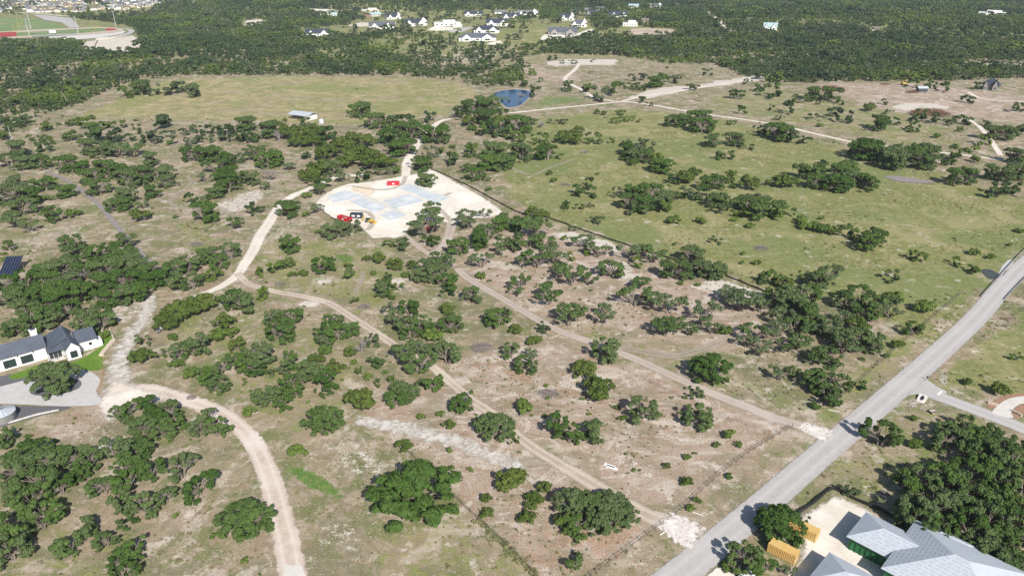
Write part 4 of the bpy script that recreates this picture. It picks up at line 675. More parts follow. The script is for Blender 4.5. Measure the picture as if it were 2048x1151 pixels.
def instancer(name, pts, scl, col, nk, label, seed):
    r = np.random.default_rng(seed); me = bpy.data.meshes.new(name); me.from_pydata(pts.tolist(), [], [])
    a = me.attributes.new('inst_scale', 'FLOAT_VECTOR', 'POINT'); s = np.stack([scl * r.uniform(.85, 1.2, len(scl)), scl * r.uniform(.85, 1.2, len(scl)), scl * r.uniform(.75, 1.15, len(scl))], 1); a.data.foreach_set('vector', s.ravel().astype(np.float32))
    a = me.attributes.new('inst_turn', 'FLOAT_VECTOR', 'POINT'); a.data.foreach_set('vector', np.stack([np.zeros(len(scl)), np.zeros(len(scl)), r.uniform(0, 6.283, len(scl))], 1).ravel().astype(np.float32))
    a = me.attributes.new('inst_kind', 'INT', 'POINT'); a.data.foreach_set('value', r.integers(0, nk, len(scl)).astype(np.int32))
    o = link(name, me); setp(o, label, None, None, 'stuff')
    ng = bpy.data.node_groups.new(name + '_scatter', 'GeometryNodeTree'); ng.interface.new_socket('Geometry', in_out='INPUT', socket_type='NodeSocketGeometry'); ng.interface.new_socket('Geometry', in_out='OUTPUT', socket_type='NodeSocketGeometry')
    n, l = ng.nodes, ng.links; gi, go = n.new('NodeGroupInput'), n.new('NodeGroupOutput'); ip = n.new('GeometryNodeInstanceOnPoints'); ci = n.new('GeometryNodeCollectionInfo'); ci.inputs[0].default_value = col; ci.inputs[1].default_value = True; ci.inputs[2].default_value = True
    def attr(nm, ty):
        q = n.new('GeometryNodeInputNamedAttribute'); q.data_type = ty; q.inputs[0].default_value = nm; return q.outputs[0]
    l.new(gi.outputs[0], ip.inputs['Points']); l.new(ci.outputs[0], ip.inputs['Instance']); ip.inputs['Pick Instance'].default_value = True
    l.new(attr('inst_kind', 'INT'), ip.inputs['Instance Index']); l.new(attr('inst_scale', 'FLOAT_VECTOR'), ip.inputs['Scale'])
    er = n.new('FunctionNodeEulerToRotation'); l.new(attr('inst_turn', 'FLOAT_VECTOR'), er.inputs[0]); l.new(er.outputs[0], ip.inputs['Rotation']); l.new(ip.outputs[0], go.inputs[0])
    md = o.modifiers.new('scatter', 'NODES'); md.node_group = ng; return o

# ---------------------------------------------------------------- buildings
def gable_roof(mb, x0, x1, y0, y1, ze, zr, ov=0.4, th=0.16, ridge='x', ry=None, e0=None, e1=None):
    """Gable roof over a rectangle; ridge runs along x or y; ry = ridge position across; e0/e1 = eave heights."""
    e0 = ze if e0 is None else e0; e1 = ze if e1 is None else e1
    if ridge == 'x':
        c = (y0 + y1) / 2 if ry is None else ry; a, b = x0 - ov, x1 + ov
        s0 = (zr - e0) / (c - y0); s1 = (zr - e1) / (y1 - c); L = [(y0 - ov, e0 - s0 * ov), (c, zr), (y1 + ov, e1 - s1 * ov)]; mk = lambda t, q: (t, q[0], q[1])
    else:
        c = (x0 + x1) / 2 if ry is None else ry; a, b = y0 - ov, y1 + ov
        s0 = (zr - e0) / (c - x0); s1 = (zr - e1) / (x1 - c); L = [(x0 - ov, e0 - s0 * ov), (c, zr), (x1 + ov, e1 - s1 * ov)]; mk = lambda t, q: (q[0], t, q[1])
    v = [mk(t, (q[0], q[1] + d)) for t in (a, b) for d in (0, th) for q in L]
    return mb.add(v, [(0,1,7,6),(1,2,8,7),(3,9,10,4),(4,10,11,5),(0,6,9,3),(2,5,11,8),(0,3,4,1),(1,4,5,2),(6,7,10,9),(7,8,11,10)])
def gable_wall(mb, x0, x1, y0, y1, ze, zr, ridge='x', ry=None, e0=None, e1=None):
    e0 = ze if e0 is None else e0; e1 = ze if e1 is None else e1
    if ridge == 'x':
        c = (y0 + y1) / 2 if ry is None else ry; v = [q for t in (x0, x1) for q in ((t, y0, -.3), (t, y1, -.3), (t, y1, e1), (t, c, zr), (t, y0, e0))]
    else:
        c = (x0 + x1) / 2 if ry is None else ry; v = [q for t in (y0, y1) for q in ((x0, t, -.3), (x1, t, -.3), (x1, t, e1), (c, t, zr), (x0, t, e0))]
    return mb.add(v, [(0,1,2,3,4),(9,8,7,6,5),(0,4,9,5),(1,6,7,2)])
def hip_roof(mb, x0, x1, y0, y1, ze, zr, ov=0.5, th=0.16):
    x0, x1, y0, y1 = x0 - ov, x1 + ov, y0 - ov, y1 + ov; w, d = x1 - x0, y1 - y0; m = min(w, d) / 2
    r0, r1 = ((x0 + m, (y0 + y1) / 2, zr), (x1 - m, (y0 + y1) / 2, zr)) if w >= d else (((x0 + x1) / 2, y0 + m, zr), ((x0 + x1) / 2, y1 - m, zr))
    b = [(x0, y0), (x1, y0), (x1, y1), (x0, y1)]; v = [(q[0], q[1], ze - th) for q in b] + [(q[0], q[1], ze) for q in b] + [r0, r1]
    f = [(3,2,1,0),(0,1,5,4),(1,2,6,5),(2,3,7,6),(3,0,4,7)]
    f += [(4,5,9,8),(5,6,9),(6,7,8,9),(7,4,8)] if w >= d else [(4,5,8),(5,6,9,8),(6,7,9),(7,4,8,9)]
    return mb.add(v, f)
def window(par, c, w, h, rz=0.0, frame=M_WHITE, name='window'):
    """Framed pane standing just proud of a wall; c = centre on the wall, facing local -y turned by rz."""
    ca, sa = math.cos(rz), math.sin(rz); off = lambda x, y, z: (c[0] + x * ca - y * sa, c[1] + x * sa + y * ca, c[2] + z)
    mb = MB()
    for x, z, dx, dz in ((-w/2, 0, .12, h), (w/2, 0, .12, h), (0, h/2, w + .12, .12), (0, -h/2, w + .12, .12), (0, 0, .06, h)): mb.box(off(x, -.05, z), (dx, .16, dz), rz)
    o = mb.build(name, frame, par); MB().box(off(0, -.02, 0), (w, .08, h), rz).build('pane', M_GLASS, o); return o

# white farmhouse by the circular driveway (local x runs along its front, y into depth)
FH = thing('farmhouse', 'white rendered farmhouse with dark gabled roofs beside the circular driveway', 'house', (-142.9, 201.9, 0), math.radians(40))
mb = MB(); gable_wall(mb, -26, -4.6, 6.0, 14.0, 4.3, 7.1); wl_main = mb.build('wall', M_WHITE, FH); 
mb = MB(); gable_wall(mb, 0.0, 3.9, 0, 14.4, 3.9, 6.0, 'y'); mb.box((-2.3, 9.3, 1.6), (4.8, 9.8, 3.6)); mb.build('wall', M_WHITE, FH)
mb = MB(); gable_wall(mb, 3.7, 9.6, 3.8, 13.0, 3.5, 5.7); mb.build('wall', M_WHITE, FH)
mb = MB(); gable_roof(mb, -26, -4.6, 6, 14, 4.3, 7.1, .35); mb.build('roof', M_SLATE, FH)
mb = MB(); gable_roof(mb, -4.5, 3.9, 4.6, 14.4, 3.9, 6.04, .3, ridge='y', ry=1.95, e0=3.55, e1=3.9); mb.build('roof', M_SLATE, FH)
mb = MB(); gable_wall(mb, -4.4, 3.85, 4.75, 14.3, 3.5, 5.98, 'y', ry=1.95, e0=3.45, e1=3.85); mb.build('gable_infill', M_SLATE, FH)
mb = MB(); gable_roof(mb, 0, 3.9, 0, 4.3, 3.9, 6.0, .28, ridge='y'); mb.build('roof', M_SLATE, FH)
mb = MB(); gable_roof(mb, 4.3, 9.6, 3.8, 13.0, 3.5, 5.7, .35); mb.build('roof', M_SLATE, FH)
mb = MB(); mb.add([(-4.9, 2.9, 3.0), (-0.35, 2.9, 3.0), (-0.35, 4.6, 3.5), (-4.9, 4.6, 3.5), (-4.9, 2.9, 3.12), (-0.35, 2.9, 3.12), (-0.35, 4.6, 3.62), (-4.9, 4.6, 3.62)], [(0,3,2,1),(4,5,6,7),(0,1,5,4),(1,2,6,5),(2,3,7,6),(3,0,4,7)]); setp(mb.build('porch_roof', M_SLATE, FH), 'dark metal shed roof over the entrance porch')
for x in (-4.7, -2.6, -0.6): MB().box((x, 3.05, 1.5), (.14, .14, 3.0)).build('porch_post', M_DARKROOF, FH)
MB().box((-2.6, 3.5, .08), (4.8, 2.6, .2)).build('porch_floor', M_CONCW, FH)
ch = MB().box((-6.2, 12.4, 4.4), (1.9, 1.5, 7.6)).box((-6.2, 12.4, 8.3), (2.2, 1.8, .25)).build('chimney', M_WHITE, FH); MB().box((-6.2, 12.4, 8.62), (1.3, 1.0, .4)).build('flue', M_DARKROOF, ch)
MB().box((9.8, 5.6, 1.1), (2.6, 3.4, 2.4)).build('garden_wall', M_WHITE, FH)
window(FH, (1.95, 0, 1.75), 1.9, 2.2, frame=M_DARKROOF); window(FH, (-10.2, 6.0, 1.9), 3.2, 2.5, frame=M_DARKROOF); window(FH, (-14.9, 6.0, 1.9), 3.2, 2.5, frame=M_DARKROOF); window(FH, (-20.0, 6.0, 1.9), 1.3, 2.1, frame=M_DARKROOF); window(FH, (7.6, 3.8, 2.0), .8, .8, frame=M_DARKROOF)
for x in (-3.8, -2.6, -1.4): window(FH, (x, 4.4, 1.5), .95, 2.4, frame=M_DARKROOF, name='glazed_door')
for x in (-12.5, -8.2): 
    m_ = MB().box((x, 5.75, 3.9), (.25, .35, .5)).build('wall_lamp', M_DARKROOF, FH)
KEEP_OFF.append((np.array([FH.matrix_basis @ Vector(q) for q in ((-28, -2, 0), (13, -2, 0), (13, 16, 0), (-28, 16, 0))])[:, :2], None))
sheet('driveway', [(-40,783),(0,773),(60,757),(105,744),(132,738),(152,737),(177,742),(196,753),(202,767),(194,786),(205,800),(196,809),(130,812),(60,809),(0,807),(-40,806)], M_CONC, 'grey concrete circular driveway before the farmhouse', z=0.07)
sheet('gravel_island', [(60,785),(64,774),(85,766),(120,758),(150,757),(163,764),(158,776),(130,786),(95,791),(70,790)], M_DGRAVEL, 'dark gravel island inside the circular driveway', z=0.09, thick=.06)
sheet('gravel_bed', [(-40,808),(0,810),(60,812),(142,813),(120,822),(70,834),(20,848),(-40,862)], M_DGRAVEL, 'dark gravel bed round the metal water tank', z=0.085)
sheet('lawn', [(130,730),(160,718),(185,704),(203,690),(196,678),(184,668),(200,664),(222,668),(226,682),(206,712),(205,736),(178,741),(150,736),(132,737)], M_LAWN, 'bright mown lawn at the farmhouse corner', z=0.05)
sheet('lawn', [(18,752),(60,735),(92,727),(112,730),(100,742),(60,752),(30,758)], M_LAWN, 'narrow bright lawn along the farmhouse front', z=0.05)
sheet('gravel_bed', [(-40,766),(0,752),(20,748),(35,755),(70,752),(100,742),(60,757),(0,773),(-40,782)], M_DGRAVEL, 'dark planting bed between lawn and driveway', z=0.045, smooth=False)
def block_wall(px, label, h=.9, t=.6, mat=M_STONE, blk=1.4, name='stone_wall'):
    P = W(px)[:, :2]; o = thing(name, label, 'wall', (P[0][0], P[0][1], float(hgt(*P[0])))); S = spline(P, .3); d = np.concatenate([[0], np.cumsum(np.linalg.norm(np.diff(S, axis=0), axis=1))]); n = max(1, int(d[-1] / blk)); protos = []
    for k in range(n):
        a, b = [np.array([np.interp(q, d, S[:, 0]), np.interp(q, d, S[:, 1])]) for q in (d[-1] * k / n, d[-1] * (k + 1) / n)]
        L = np.linalg.norm(b - a); c = (a + b) / 2 - P[0]; hh = h * random.uniform(.9, 1.1); me = MB().box((0, 0, hh / 2 - .1), (L * .97, t * random.uniform(.9, 1.1), hh + .2)).mesh('block', mat); q = link('stone_block', me, o, (c[0], c[1], 0)); q.rotation_euler = (0, 0, math.atan2(b[1] - a[1], b[0] - a[0]))
    KEEP_OFF.append((P, t)); return o
block_wall([(203,712),(214,698),(229,681)], 'thick low tan stone wall edging the bright lawn', .8, 1.5, blk=1.0)
block_wall([(228,680),(223,668),(219,660)], 'short stone wall closing the lawn corner', .8, .5)
block_wall([(178,661),(196,662),(209,663)], 'low pale stone wall behind the farmhouse lawn', .7, .5)
block_wall([(-30,858),(0,850),(30,842),(75,829),(118,820)], 'long low pale stone edging round the water tank bed', .35, .5, M_CONCW, 2.0)
block_wall([(206,738),(205,752),(201,766),(192,784)], 'rusty curved edging round the driveway rim', .15, .4, pmat('rusty_edging', (0.40, 0.26, 0.15), (0.32, 0.20, 0.11), 1.0), 1.2, 'edging')
def silt_fence(px, label, h=.75, stake=4.0):
    P = W(px)[:, :2]; S = spline(P, 1.0); o = thing('silt_fence', label, 'fence', (S[0][0], S[0][1], float(hgt(*S[0])))); b = S[0]; n = len(S); v = []
    T = np.gradient(S, axis=0); T /= np.linalg.norm(T, axis=1)[:, None]; N = np.stack([-T[:, 1], T[:, 0]], 1)
    for i, p in enumerate(S):
        g = float(hgt(*p)) - float(hgt(*b)); hh = h * (1 + .12 * math.sin(i * .9)); wv = .08 * math.sin(i * .55)
        for s_, z in ((-.03, 0), (.03, 0), (-.03, hh), (.03, hh)): q = p - b + N[i] * (s_ + wv); v.append((q[0], q[1], g + z))
    f = []
    for i in range(n - 1):
        a, c = 4 * i, 4 * i + 4; f += [(a, c, c + 2, a + 2), (a + 1, a + 3, c + 3, c + 1), (a + 2, c + 2, c + 3, a + 3)]
    MB().add(v, f).build('fabric', M_BLACK, o); st = MB().box((0, 0, h / 2), (.07, .07, h + .3)).mesh('stake', M_POST)
    for i in range(0, n, int(stake)): q = S[i] - b + N[i] * .12; link('stake', st, o, (q[0], q[1], float(hgt(*S[i])) - float(hgt(*b))))
    KEEP_OFF.append((S, .6))
silt_fence([(862,340),(882,347),(940,374),(1004,409),(1045,428),(1100,438),(1160,459),(1225,481),(1300,505),(1380,530),(1450,552),(1545,590)], 'long black silt fence bounding the pad and cleared grove')
silt_fence([(640,414),(652,428),(672,440),(692,447)], 'short black silt fence below the red dumpster', .6)
silt_fence([(1590,1033),(1625,1008),(1655,984),(1668,979),(1690,990),(1730,1008),(1775,1028),(1810,1056),(1840,1070)], 'black silt fence wrapping the unfinished house yard', 1.0)
silt_fence([(186,611),(200,634),(221,665)], 'black silt fence crossing the rubble by the farmhouse', .8)
silt_fence([(183,106),(190,94),(196,82)], 'black silt fence across the tan graded lot', 2.0, 8)
def ring(px, py, rx_px, ry_px, label):      # black edging curved round a tree bed
    pts = [(px + rx_px * math.cos(t), py + ry_px * math.sin(t)) for t in np.linspace(-.3, math.pi + .2, 14)]; S = spline(W(pts)[:, :2], .6); o = MB()
    for a, b in zip(S[:-1], S[1:]): o.tube((a[0], a[1], .12), (b[0], b[1], .12), .16, n=6, cap=False)
    setp(o.build('edging_pipe', M_BLACK), label, 'pipe')
ring(400, 448, 26, 10, 'black flexible pipe looped round a scrub clump')

# unfinished house with grey underlayment roofs (local x = south-east, y = north-east)
a_ = math.radians(-45.5); UH = thing('unfinished_house', 'unfinished house with pale grey underlayment hip roofs and green sheathed walls', 'house', (73.22, 120.99, 0), a_)
def hip_block(x0, x1, y0, y1, ze, zr, par, ov=.6):
    MB().box(((x0 + x1) / 2, (y0 + y1) / 2, ze / 2 - .2), (x1 - x0 - .1, y1 - y0 - .1, ze + .1)).build('wall', M_GREENW, par)
    mb = MB(); hip_roof(mb, x0, x1, y0, y1, ze, zr, ov); r = mb.build('roof', M_UNDERLAY, par); return r
R1 = hip_block(0.6, 18, .6, 10.2, 3.7, 6.0, UH); R2 = hip_block(9.6, 31, -4.2, 14.8 - .2, 4.5, 8.4, UH); 
mb = MB(); hip_roof(mb, 13.0, 21.0, 13.2, 16.0, 4.05, 5.0, .4); mb.build('roof', M_UNDERLAY, UH)
def stud(x, y, par): MB().box((x, y, 1.7), (.12, .12, 3.4)).build('stud', M_GREENW, par)
for x in np.arange(1.2, 9.5, 1.1): stud(x, .52, UH)
def prints(par, corners, rows, per, w=.85, h=.10):
    """Rows of printed marks lying on one roof plane given by its eave corners and ridge corners (a,b eave; c,d ridge)."""
    a, b, c, d = [Vector(q) for q in corners]; nrm = (b - a).cross(d - a).normalized(); nrm = nrm if nrm.z > 0 else -nrm; mb = MB()
    for i in range(rows):
        t = (i + .6) / (rows + .3); p, q = a.lerp(d, t), b.lerp(c, t); L = (q - p).length; k = int(L / per)
        if k < 1: continue
        u = (q - p).normalized(); up = nrm.cross(u)
        for j in range(k):
            o = p + u * ((j + .5 + (.25 if i % 2 else 0)) * L / (k + .25)) + nrm * .015; hw, hh = u * w / 2, up * h; mb.add([o - hw - hh, o + hw - hh, o + hw + hh, o - hw + hh], [(0, 1, 2, 3)])
    setp(mb.build('printed_marks', M_PRINT, par), None, None, None, 'stuff')
prints(R1, [(0, 0, 3.7), (18.6, 0, 3.7), (13.2, 5.4, 6.0), (5.4, 5.4, 6.0)], 6, 1.5); prints(R2, [(9.0, -4.8, 4.5), (9.0, 15.2, 4.5), (19.0, 5.2, 8.4), (19.0, 5.2, 8.4)], 12, 1.3); prints(R2, [(9.0, -4.8, 4.5), (31.6, -4.8, 4.5), (21.6, 5.2, 8.4), (19.0, 5.2, 8.4)], 12, 1.3)
UH2 = thing('unfinished_garage', 'small separate unfinished building with pale grey hip roof in the yard', 'building', (67.69, 115.77, 0), a_); hip_block(.2, 10, -9.5, -.2, 3.7, 6.0, UH2)
def container(a, b, label, w=2.44, h=2.6):
    A, B = np.array(a[:2]), np.array(b[:2]); L = 6.06; ang = math.atan2(*(B - A)[::-1]); o = thing('container', label, 'container', (A[0], A[1], 0), ang, None)
    # local x along length from A, y = -w..0 is toward the camera side
    MB().box((L / 2, w / 2, h / 2 + .1), (L - .1, w - .12, h - .1)).build('body', M_YELLOW, o)
    rib = MB().box((0, 0, 0), (.13, .10, h - .35)).mesh('rib', M_YELLOW)
    for i in range(17):
        for y in (.03, w - .03): link('rib', rib, o, (.3 + i * (L - .6) / 16, y, h / 2 + .1))
    for x in (.07, L - .07):
        for y in (.07, w - .07): MB().box((x, y, h / 2 + .05), (.18, .18, h + .12)).build('corner_post', M_YELLOW, o)
    for x in (L + .02,):
        for y in (w * .27, w * .73): d_ = MB().box((x, y, h / 2 + .1), (.06, w * .42, h - .4)).build('door', M_YELLOW, o); MB().tube((x + .06, y, .3), (x + .06, y, h - .1), .03).build('lock_rod', M_STEEL, d_)
    top = MB().box((L / 2, w / 2, h + .07), (L - .2, w - .2, .06)).build('roof_panel', M_YELLOW, o)
    return o
container((56.05, 120.05), (60.46, 116.16), 'ochre yellow shipping container beside the road verge bushes')
container((62.9, 126.4), (67.0, 122.9), 'ochre yellow shipping container half under the dark oak')

# ---- generic far houses
def far_house(px, py, wpx, label, roof=M_DARKROOF, wall=M_WHITE, style='gable', rz=0.0, dep=14.0, h=5.5, rise=3.0, wings=True, cat='house', group=None, nwin=4, name='hill_house', tall=False):
    p = at(px, py); L = wpx * mpp(p); o = thing(name, label, cat, (p[0], p[1], p[2]), math.atan2(-p[0], p[1]) * 1.0 + rz, group); x0, x1 = -L / 2, L / 2; mw, mr_ = MB(), MB(); dep = min(dep, L * .8)
    if style == 'flat':
        mw.box((0, dep / 2, h / 2 - .5), (L * .96, dep, h + 1)); MB().box((L * .12, dep * .55, h + 1.6), (L * .5, dep * .7, 3.4)).build('upper_storey', wall, o); mr_.box((0, dep / 2, h + .12), (L, dep + .8, .3))
    elif style == 'hip':
        mw.box((0, dep / 2, h / 2 - .5), (L - 1, dep - .6, h + 1)); hip_roof(mr_, x0, x1, 0, dep, h, h + rise, .6)
    else:
        gable_wall(mw, x0 + .4, x1 - .4, .3, dep, h, h + rise); gable_roof(mr_, x0, x1, 0, dep, h, h + rise, .6)
    mw.build('wall', wall, o); mr_.build('roof', roof, o)
    if wings and style != 'flat':
        for k, (fx, fw) in enumerate(((-.28, .24), (.26, .3))):
            w0, w1 = L * (fx - fw / 2), L * (fx + fw / 2); mb = MB(); gable_wall(mb, w0, w1, -3.2, dep * .6, h * .95, h + rise * .9, 'y'); mb.build('wing_wall', wall, o); mb = MB(); gable_roof(mb, w0, w1, -3.2, dep * .6, h * .95, h + rise * .9, .4, ridge='y'); mb.build('wing_roof', roof, o); window(o, ((w0 + w1) / 2, -3.2, h * .45), (w1 - w0) * .45, h * .5)
    for k in range(nwin):
        x = x0 + L * (k + .7) / (nwin + .4)
        window(o, (x, 0.3 if style == 'gable' else 0.0, h * .45), L * .075, h * .42)
    if tall: mb = MB(); gable_wall(mb, x1 - L * .3, x1 - .8, 1.5, dep * .9, h * 1.7, h * 1.7 + rise, 'y'); mb.build('tower_wall', wall, o); mb = MB(); gable_roof(mb, x1 - L * .3, x1 - .8, 1.5, dep * .9, h * 1.7, h * 1.7 + rise, .4, ridge='y'); mb.build('tower_roof', roof, o)
    r = L * .6; KEEP_OFF.append((np.array([(p[0] - r, p[1] - 20), (p[0] + r, p[1] - 20), (p[0] + r, p[1] + dep), (p[0] - r, p[1] + dep)]), None)); return o
M_SLATEB = pmat('slate_blue_roof', (0.12, 0.135, 0.165), (0.09, 0.10, 0.125), .5, .7); M_TEALROOF = pmat('pale_teal_roof', (0.42, 0.55, 0.56), (0.36, 0.48, 0.50), .4, .5); M_ROCKW = pmat('grey_stone_wall', (0.33, 0.31, 0.30), (0.25, 0.235, 0.225), .8, .9); M_CREAM = pmat('cream_wall', (0.66, 0.60, 0.50), (0.58, 0.52, 0.43), .5, .9)
HH = [
 (636,73,47,'long white house with a navy roof at the hill foot',M_DARKROOF,M_WHITE,'gable',0,False), (764,58,50,'white house with a slate blue roof and front gables on the hillside',M_SLATEB,M_WHITE,'gable',0,False), (788,39,30,'white house with a navy roof and tall end gable behind the lawn',M_DARKROOF,M_WHITE,'gable',.3,True), (832,52,46,'large white house with stepped navy roofs on the brow',M_DARKROOF,M_WHITE,'gable',0,True),
 (893,52,50,'boxy flat-roofed white modern house above the grey court',M_CONCW,M_WHITE,'flat',.1,False), (947,33,36,'white house with navy roof half hidden in far trees',M_DARKROOF,M_WHITE,'gable',-.1,False), (1022,39,34,'white house with navy roof beside the lone tall oak',M_DARKROOF,M_WHITE,'gable',0,False), (995,52,44,'white many-gabled house with black roofs behind the navy hip roof',M_DARKROOF,M_WHITE,'gable',0,False),
 (973,66,52,'white house under a broad navy hip roof',M_DARKROOF,M_WHITE,'hip',0,False), (955,82,76,'wide white house with slate grey hip roof lowest on the hill',M_SLATEB,M_WHITE,'hip',0,False), (1055,32,42,'pale house with a steep white end gable on the crest',M_GREYROOF,M_WHITE,'gable',0,True), (1125,70,58,'grey stone house with slate roof and white-edged gables on its white pad',M_SLATEB,M_ROCKW,'gable',0,False),
 (1158,54,32,'two-storey pale house with slate hip roof behind the stone house',M_SLATEB,M_WHITE,'hip',0,True), (1135,41,28,'tall white house with black roof among far trees',M_DARKROOF,M_WHITE,'gable',0,True), (1150,27,24,'grey-roofed far house with pale porch',M_GREYROOF,M_CREAM,'hip',0,False), (1185,31,28,'low dark-roofed house buried in far oaks',M_DARKROOF,M_ROCKW,'hip',0,False), (1200,21,15,'small grey-roofed cottage behind the low dark house',M_GREYROOF,M_CREAM,'gable',0,False),
 (1237,35,37,'white house with navy roof and bright garage by far lane',M_DARKROOF,M_WHITE,'gable',.2,False), (1260,53,30,'row of low white sheds at the woods edge',M_CONCW,M_WHITE,'flat',0,False), (1290,46,14,'small tan shed behind the white sheds',M_BROWNROOF,M_TAN,'gable',0,False), (1267,14,20,'pale blue-roofed house in the far woods',M_TEALROOF,M_WHITE,'gable',0,False), (1312,14,22,'tall white house standing over the far woods',M_GREYROOF,M_WHITE,'gable',0,True), (1176,7,12,'tiny cream house near the far skyline',M_GREYROOF,M_CREAM,'gable',0,False),
 (1540,60,26,'blue-roofed house surrounded by dense woods',M_TEALROOF,M_WHITE,'gable',0,False), (1750,63,14,'tiny white cabin by the tan clearing in dense woods',M_BROWNROOF,M_WHITE,'gable',0,False), (1980,31,52,'long bright white shed roof in the far woods',M_WHITE,M_WHITE,'flat',0,False), (1980,180,30,'dark-roofed house at the foot of the wooded hill',M_DARKROOF,M_ROCKW,'hip',0,False), (649,31,17,'white metal barn near the tan cut',M_TIN,M_WHITE,'gable',0,False), (668,33,13,'pale teal shed beside the white metal barn',M_TEALROOF,M_WHITE,'gable',0,False), (753,33,22,'green-roofed workshop by the red earth bank',M_TEALROOF,M_CREAM,'gable',.5,False), (741,25,34,'long low white warehouse beyond the workshop',M_WHITE,M_CREAM,'flat',0,False), (915,55,20,'white garage beside the flat-roofed modern house',M_CONCW,M_WHITE,'flat',.2,False), (1000,28,22,'white far house with pale court before it',M_GREYROOF,M_WHITE,'gable',0,False)]
for x, y, w, lab, rf, wa, st, rz, tall in HH:
    small = w < 25; far_house(x, y, w, lab, rf, wa, st, rz, dep=11 if small else 18, h=3.8 if small else 4.6, rise=3.0 if small else 5.2, wings=not small, nwin=2 if small else 5, tall=tall, name='shed' if 'shed' in lab or 'barn' in lab else 'hill_house', cat='house' if 'house' in lab or 'cottage' in lab or 'cabin' in lab else 'building')
for nm, pl, m_, lab in (('house_pad', [(1083,72),(1100,63),(1150,68),(1185,56),(1190,64),(1130,77),(1100,81),(1078,80)], M_CALICHE, 'white caliche pad before the stone house'), ('house_pad', [(852,60),(870,52),(905,54),(910,60),(870,63)], M_CALICHE, 'cream graded yard under the flat-roofed house'), ('court', [(893,62),(930,55),(950,54),(925,64),(905,65)], M_ASPHALT, 'grey paved court below the flat-roofed house'), ('house_pad', [(970,88),(1000,80),(1008,86),(985,91)], M_CALICHE, 'pale drive before the wide hip-roofed house'), ('hill_cut', [(612,25),(618,14),(702,14),(708,23)], M_CALICHE, 'long cream earth cut in the far woods'), ('hill_cut', [(740,21),(748,13),(802,13),(806,21)], M_CALICHE, 'second cream earth cut in the far woods'), ('field', [(484,56),(490,41),(526,39),(530,50)], M_TRACKW, 'small tan field in the far woods'), ('clearing', [(1250,66),(1262,57),(1300,56),(1355,60),(1340,70),(1280,74)], M_TRACK, 'tan grassy clearing in the wooded hill'), ('clearing', [(690,52),(720,45),(800,46),(770,52),(720,54)], M_TRACKW, 'pale dirt lane beside the hillside houses'), ('red_bank', [(695,34),(700,29),(745,30),(740,36)], M_MULCH, 'red earth bank before the workshop')):
    sheet(nm, pl, m_, lab, z=.12, smooth=False, soft=(8 if m_ in (M_TRACK, M_TRACKW) else 4) if m_ not in (M_ASPHALT, M_MULCH) else None, step=4)

# tin-roofed barn in the meadow
p = at(598, 240); BN = thing('barn', 'open-sided barn with a shiny tin roof in the straw meadow', 'barn', (p[0], p[1], 0), math.radians(-28))
mb = MB(); gable_roof(mb, -11, 9, 0, 13, 3.6, 5.2, .4, .12); mb.build('roof', M_TIN, BN); MB().box((-1, 12.4, 1.6), (18, .2, 3.2)).build('wall', M_TIN, BN); MB().box((6.5, 6, 1.6), (4.4, 10, 3.3)).build('wall', M_WHITE, BN)
for x in np.linspace(-10.5, 8.5, 6):
    for y in (.4, 12.6): MB().box((x, y, 1.7), (.2, .2, 3.5)).build('post', M_POST, BN)
p = at(643, 246); TK = thing('water_tank', 'small pale round-topped tank beside the barn', 'tank', (p[0], p[1], 0)); MB().lathe((0, 0, 0), [(2.0, 0), (2.0, 2.3), (1.6, 2.9), (.5, 3.2), (0, 3.25)], 20).build('shell', M_TIN, TK, True); MB().lathe((0, 0, 3.2), [(.35, 0), (.35, .25), (0, .28)], 12).build('hatch', M_STEEL, TK)
# farmhouse rain tank
p = at(8, 838); RT = thing('rain_tank', 'corrugated steel rain tank with conical roof in the dark gravel', 'tank', (p[0], p[1], 0))
prof = [(3.2, 0)]
for i in range(12): prof += [(3.2, .1 + i * .2), (3.28, .2 + i * .2)]
MB().lathe((0, 0, 0), prof, 32).build('shell', M_STEEL, RT, True)
rf = MB(); 
for i in range(16):
    t0, t1 = 2 * math.pi * i / 16, 2 * math.pi * (i + 1) / 16; MB().add([(3.45 * math.cos(t0), 3.45 * math.sin(t0), 2.5), (3.45 * math.cos(t1), 3.45 * math.sin(t1), 2.5), (.3 * math.cos(t1), .3 * math.sin(t1), 3.5), (.3 * math.cos(t0), .3 * math.sin(t0), 3.5)], [(0, 1, 2, 3)]).build('roof_panel', M_TIN, RT); rf.tube((3.45 * math.cos(t0), 3.45 * math.sin(t0), 2.54), (.3 * math.cos(t0), .3 * math.sin(t0), 3.54), .05, n=4)
rf.build('roof_seams', M_STEEL, RT); MB().lathe((0, 0, 3.45), [(.5, 0), (.5, .2), (0, .3)], 12).build('cap', M_STEEL, RT)
# solar array
p = at(26, 543); SA = thing('solar_array', 'tilted ground array of dark blue solar panels at the scrub edge', 'solar panel', (p[0], p[1], 0), math.radians(8)); tl = math.radians(24); pn = MB().box((0, 0, 0), (1.02, 1.66, .05)).mesh('panel', M_SOLAR); fr = MB()
for i in range(6):
    for j in range(6): y = (j - 2.5) * 1.72; o = link('panel', pn, SA, ((i - 2.5) * 1.08, y * math.cos(tl), 2.9 + y * math.sin(tl))); o.rotation_euler = (tl, 0, 0)
for j in (-1, 1): y = j * 3.4; fr.box((0, y * math.cos(tl), 2.75 + y * math.sin(tl)), (6.6, .15, .15))
fr.build('rail', M_STEEL, SA)
for i in (-1, 0, 1):
    for j in (-1, 1): y = j * 3.4; zt = 2.7 + y * math.sin(tl); MB().tube((i * 2.8, y * math.cos(tl), -.1), (i * 2.8, y * math.cos(tl), zt), .09).build('post', M_STEEL, SA)
fr = MB()
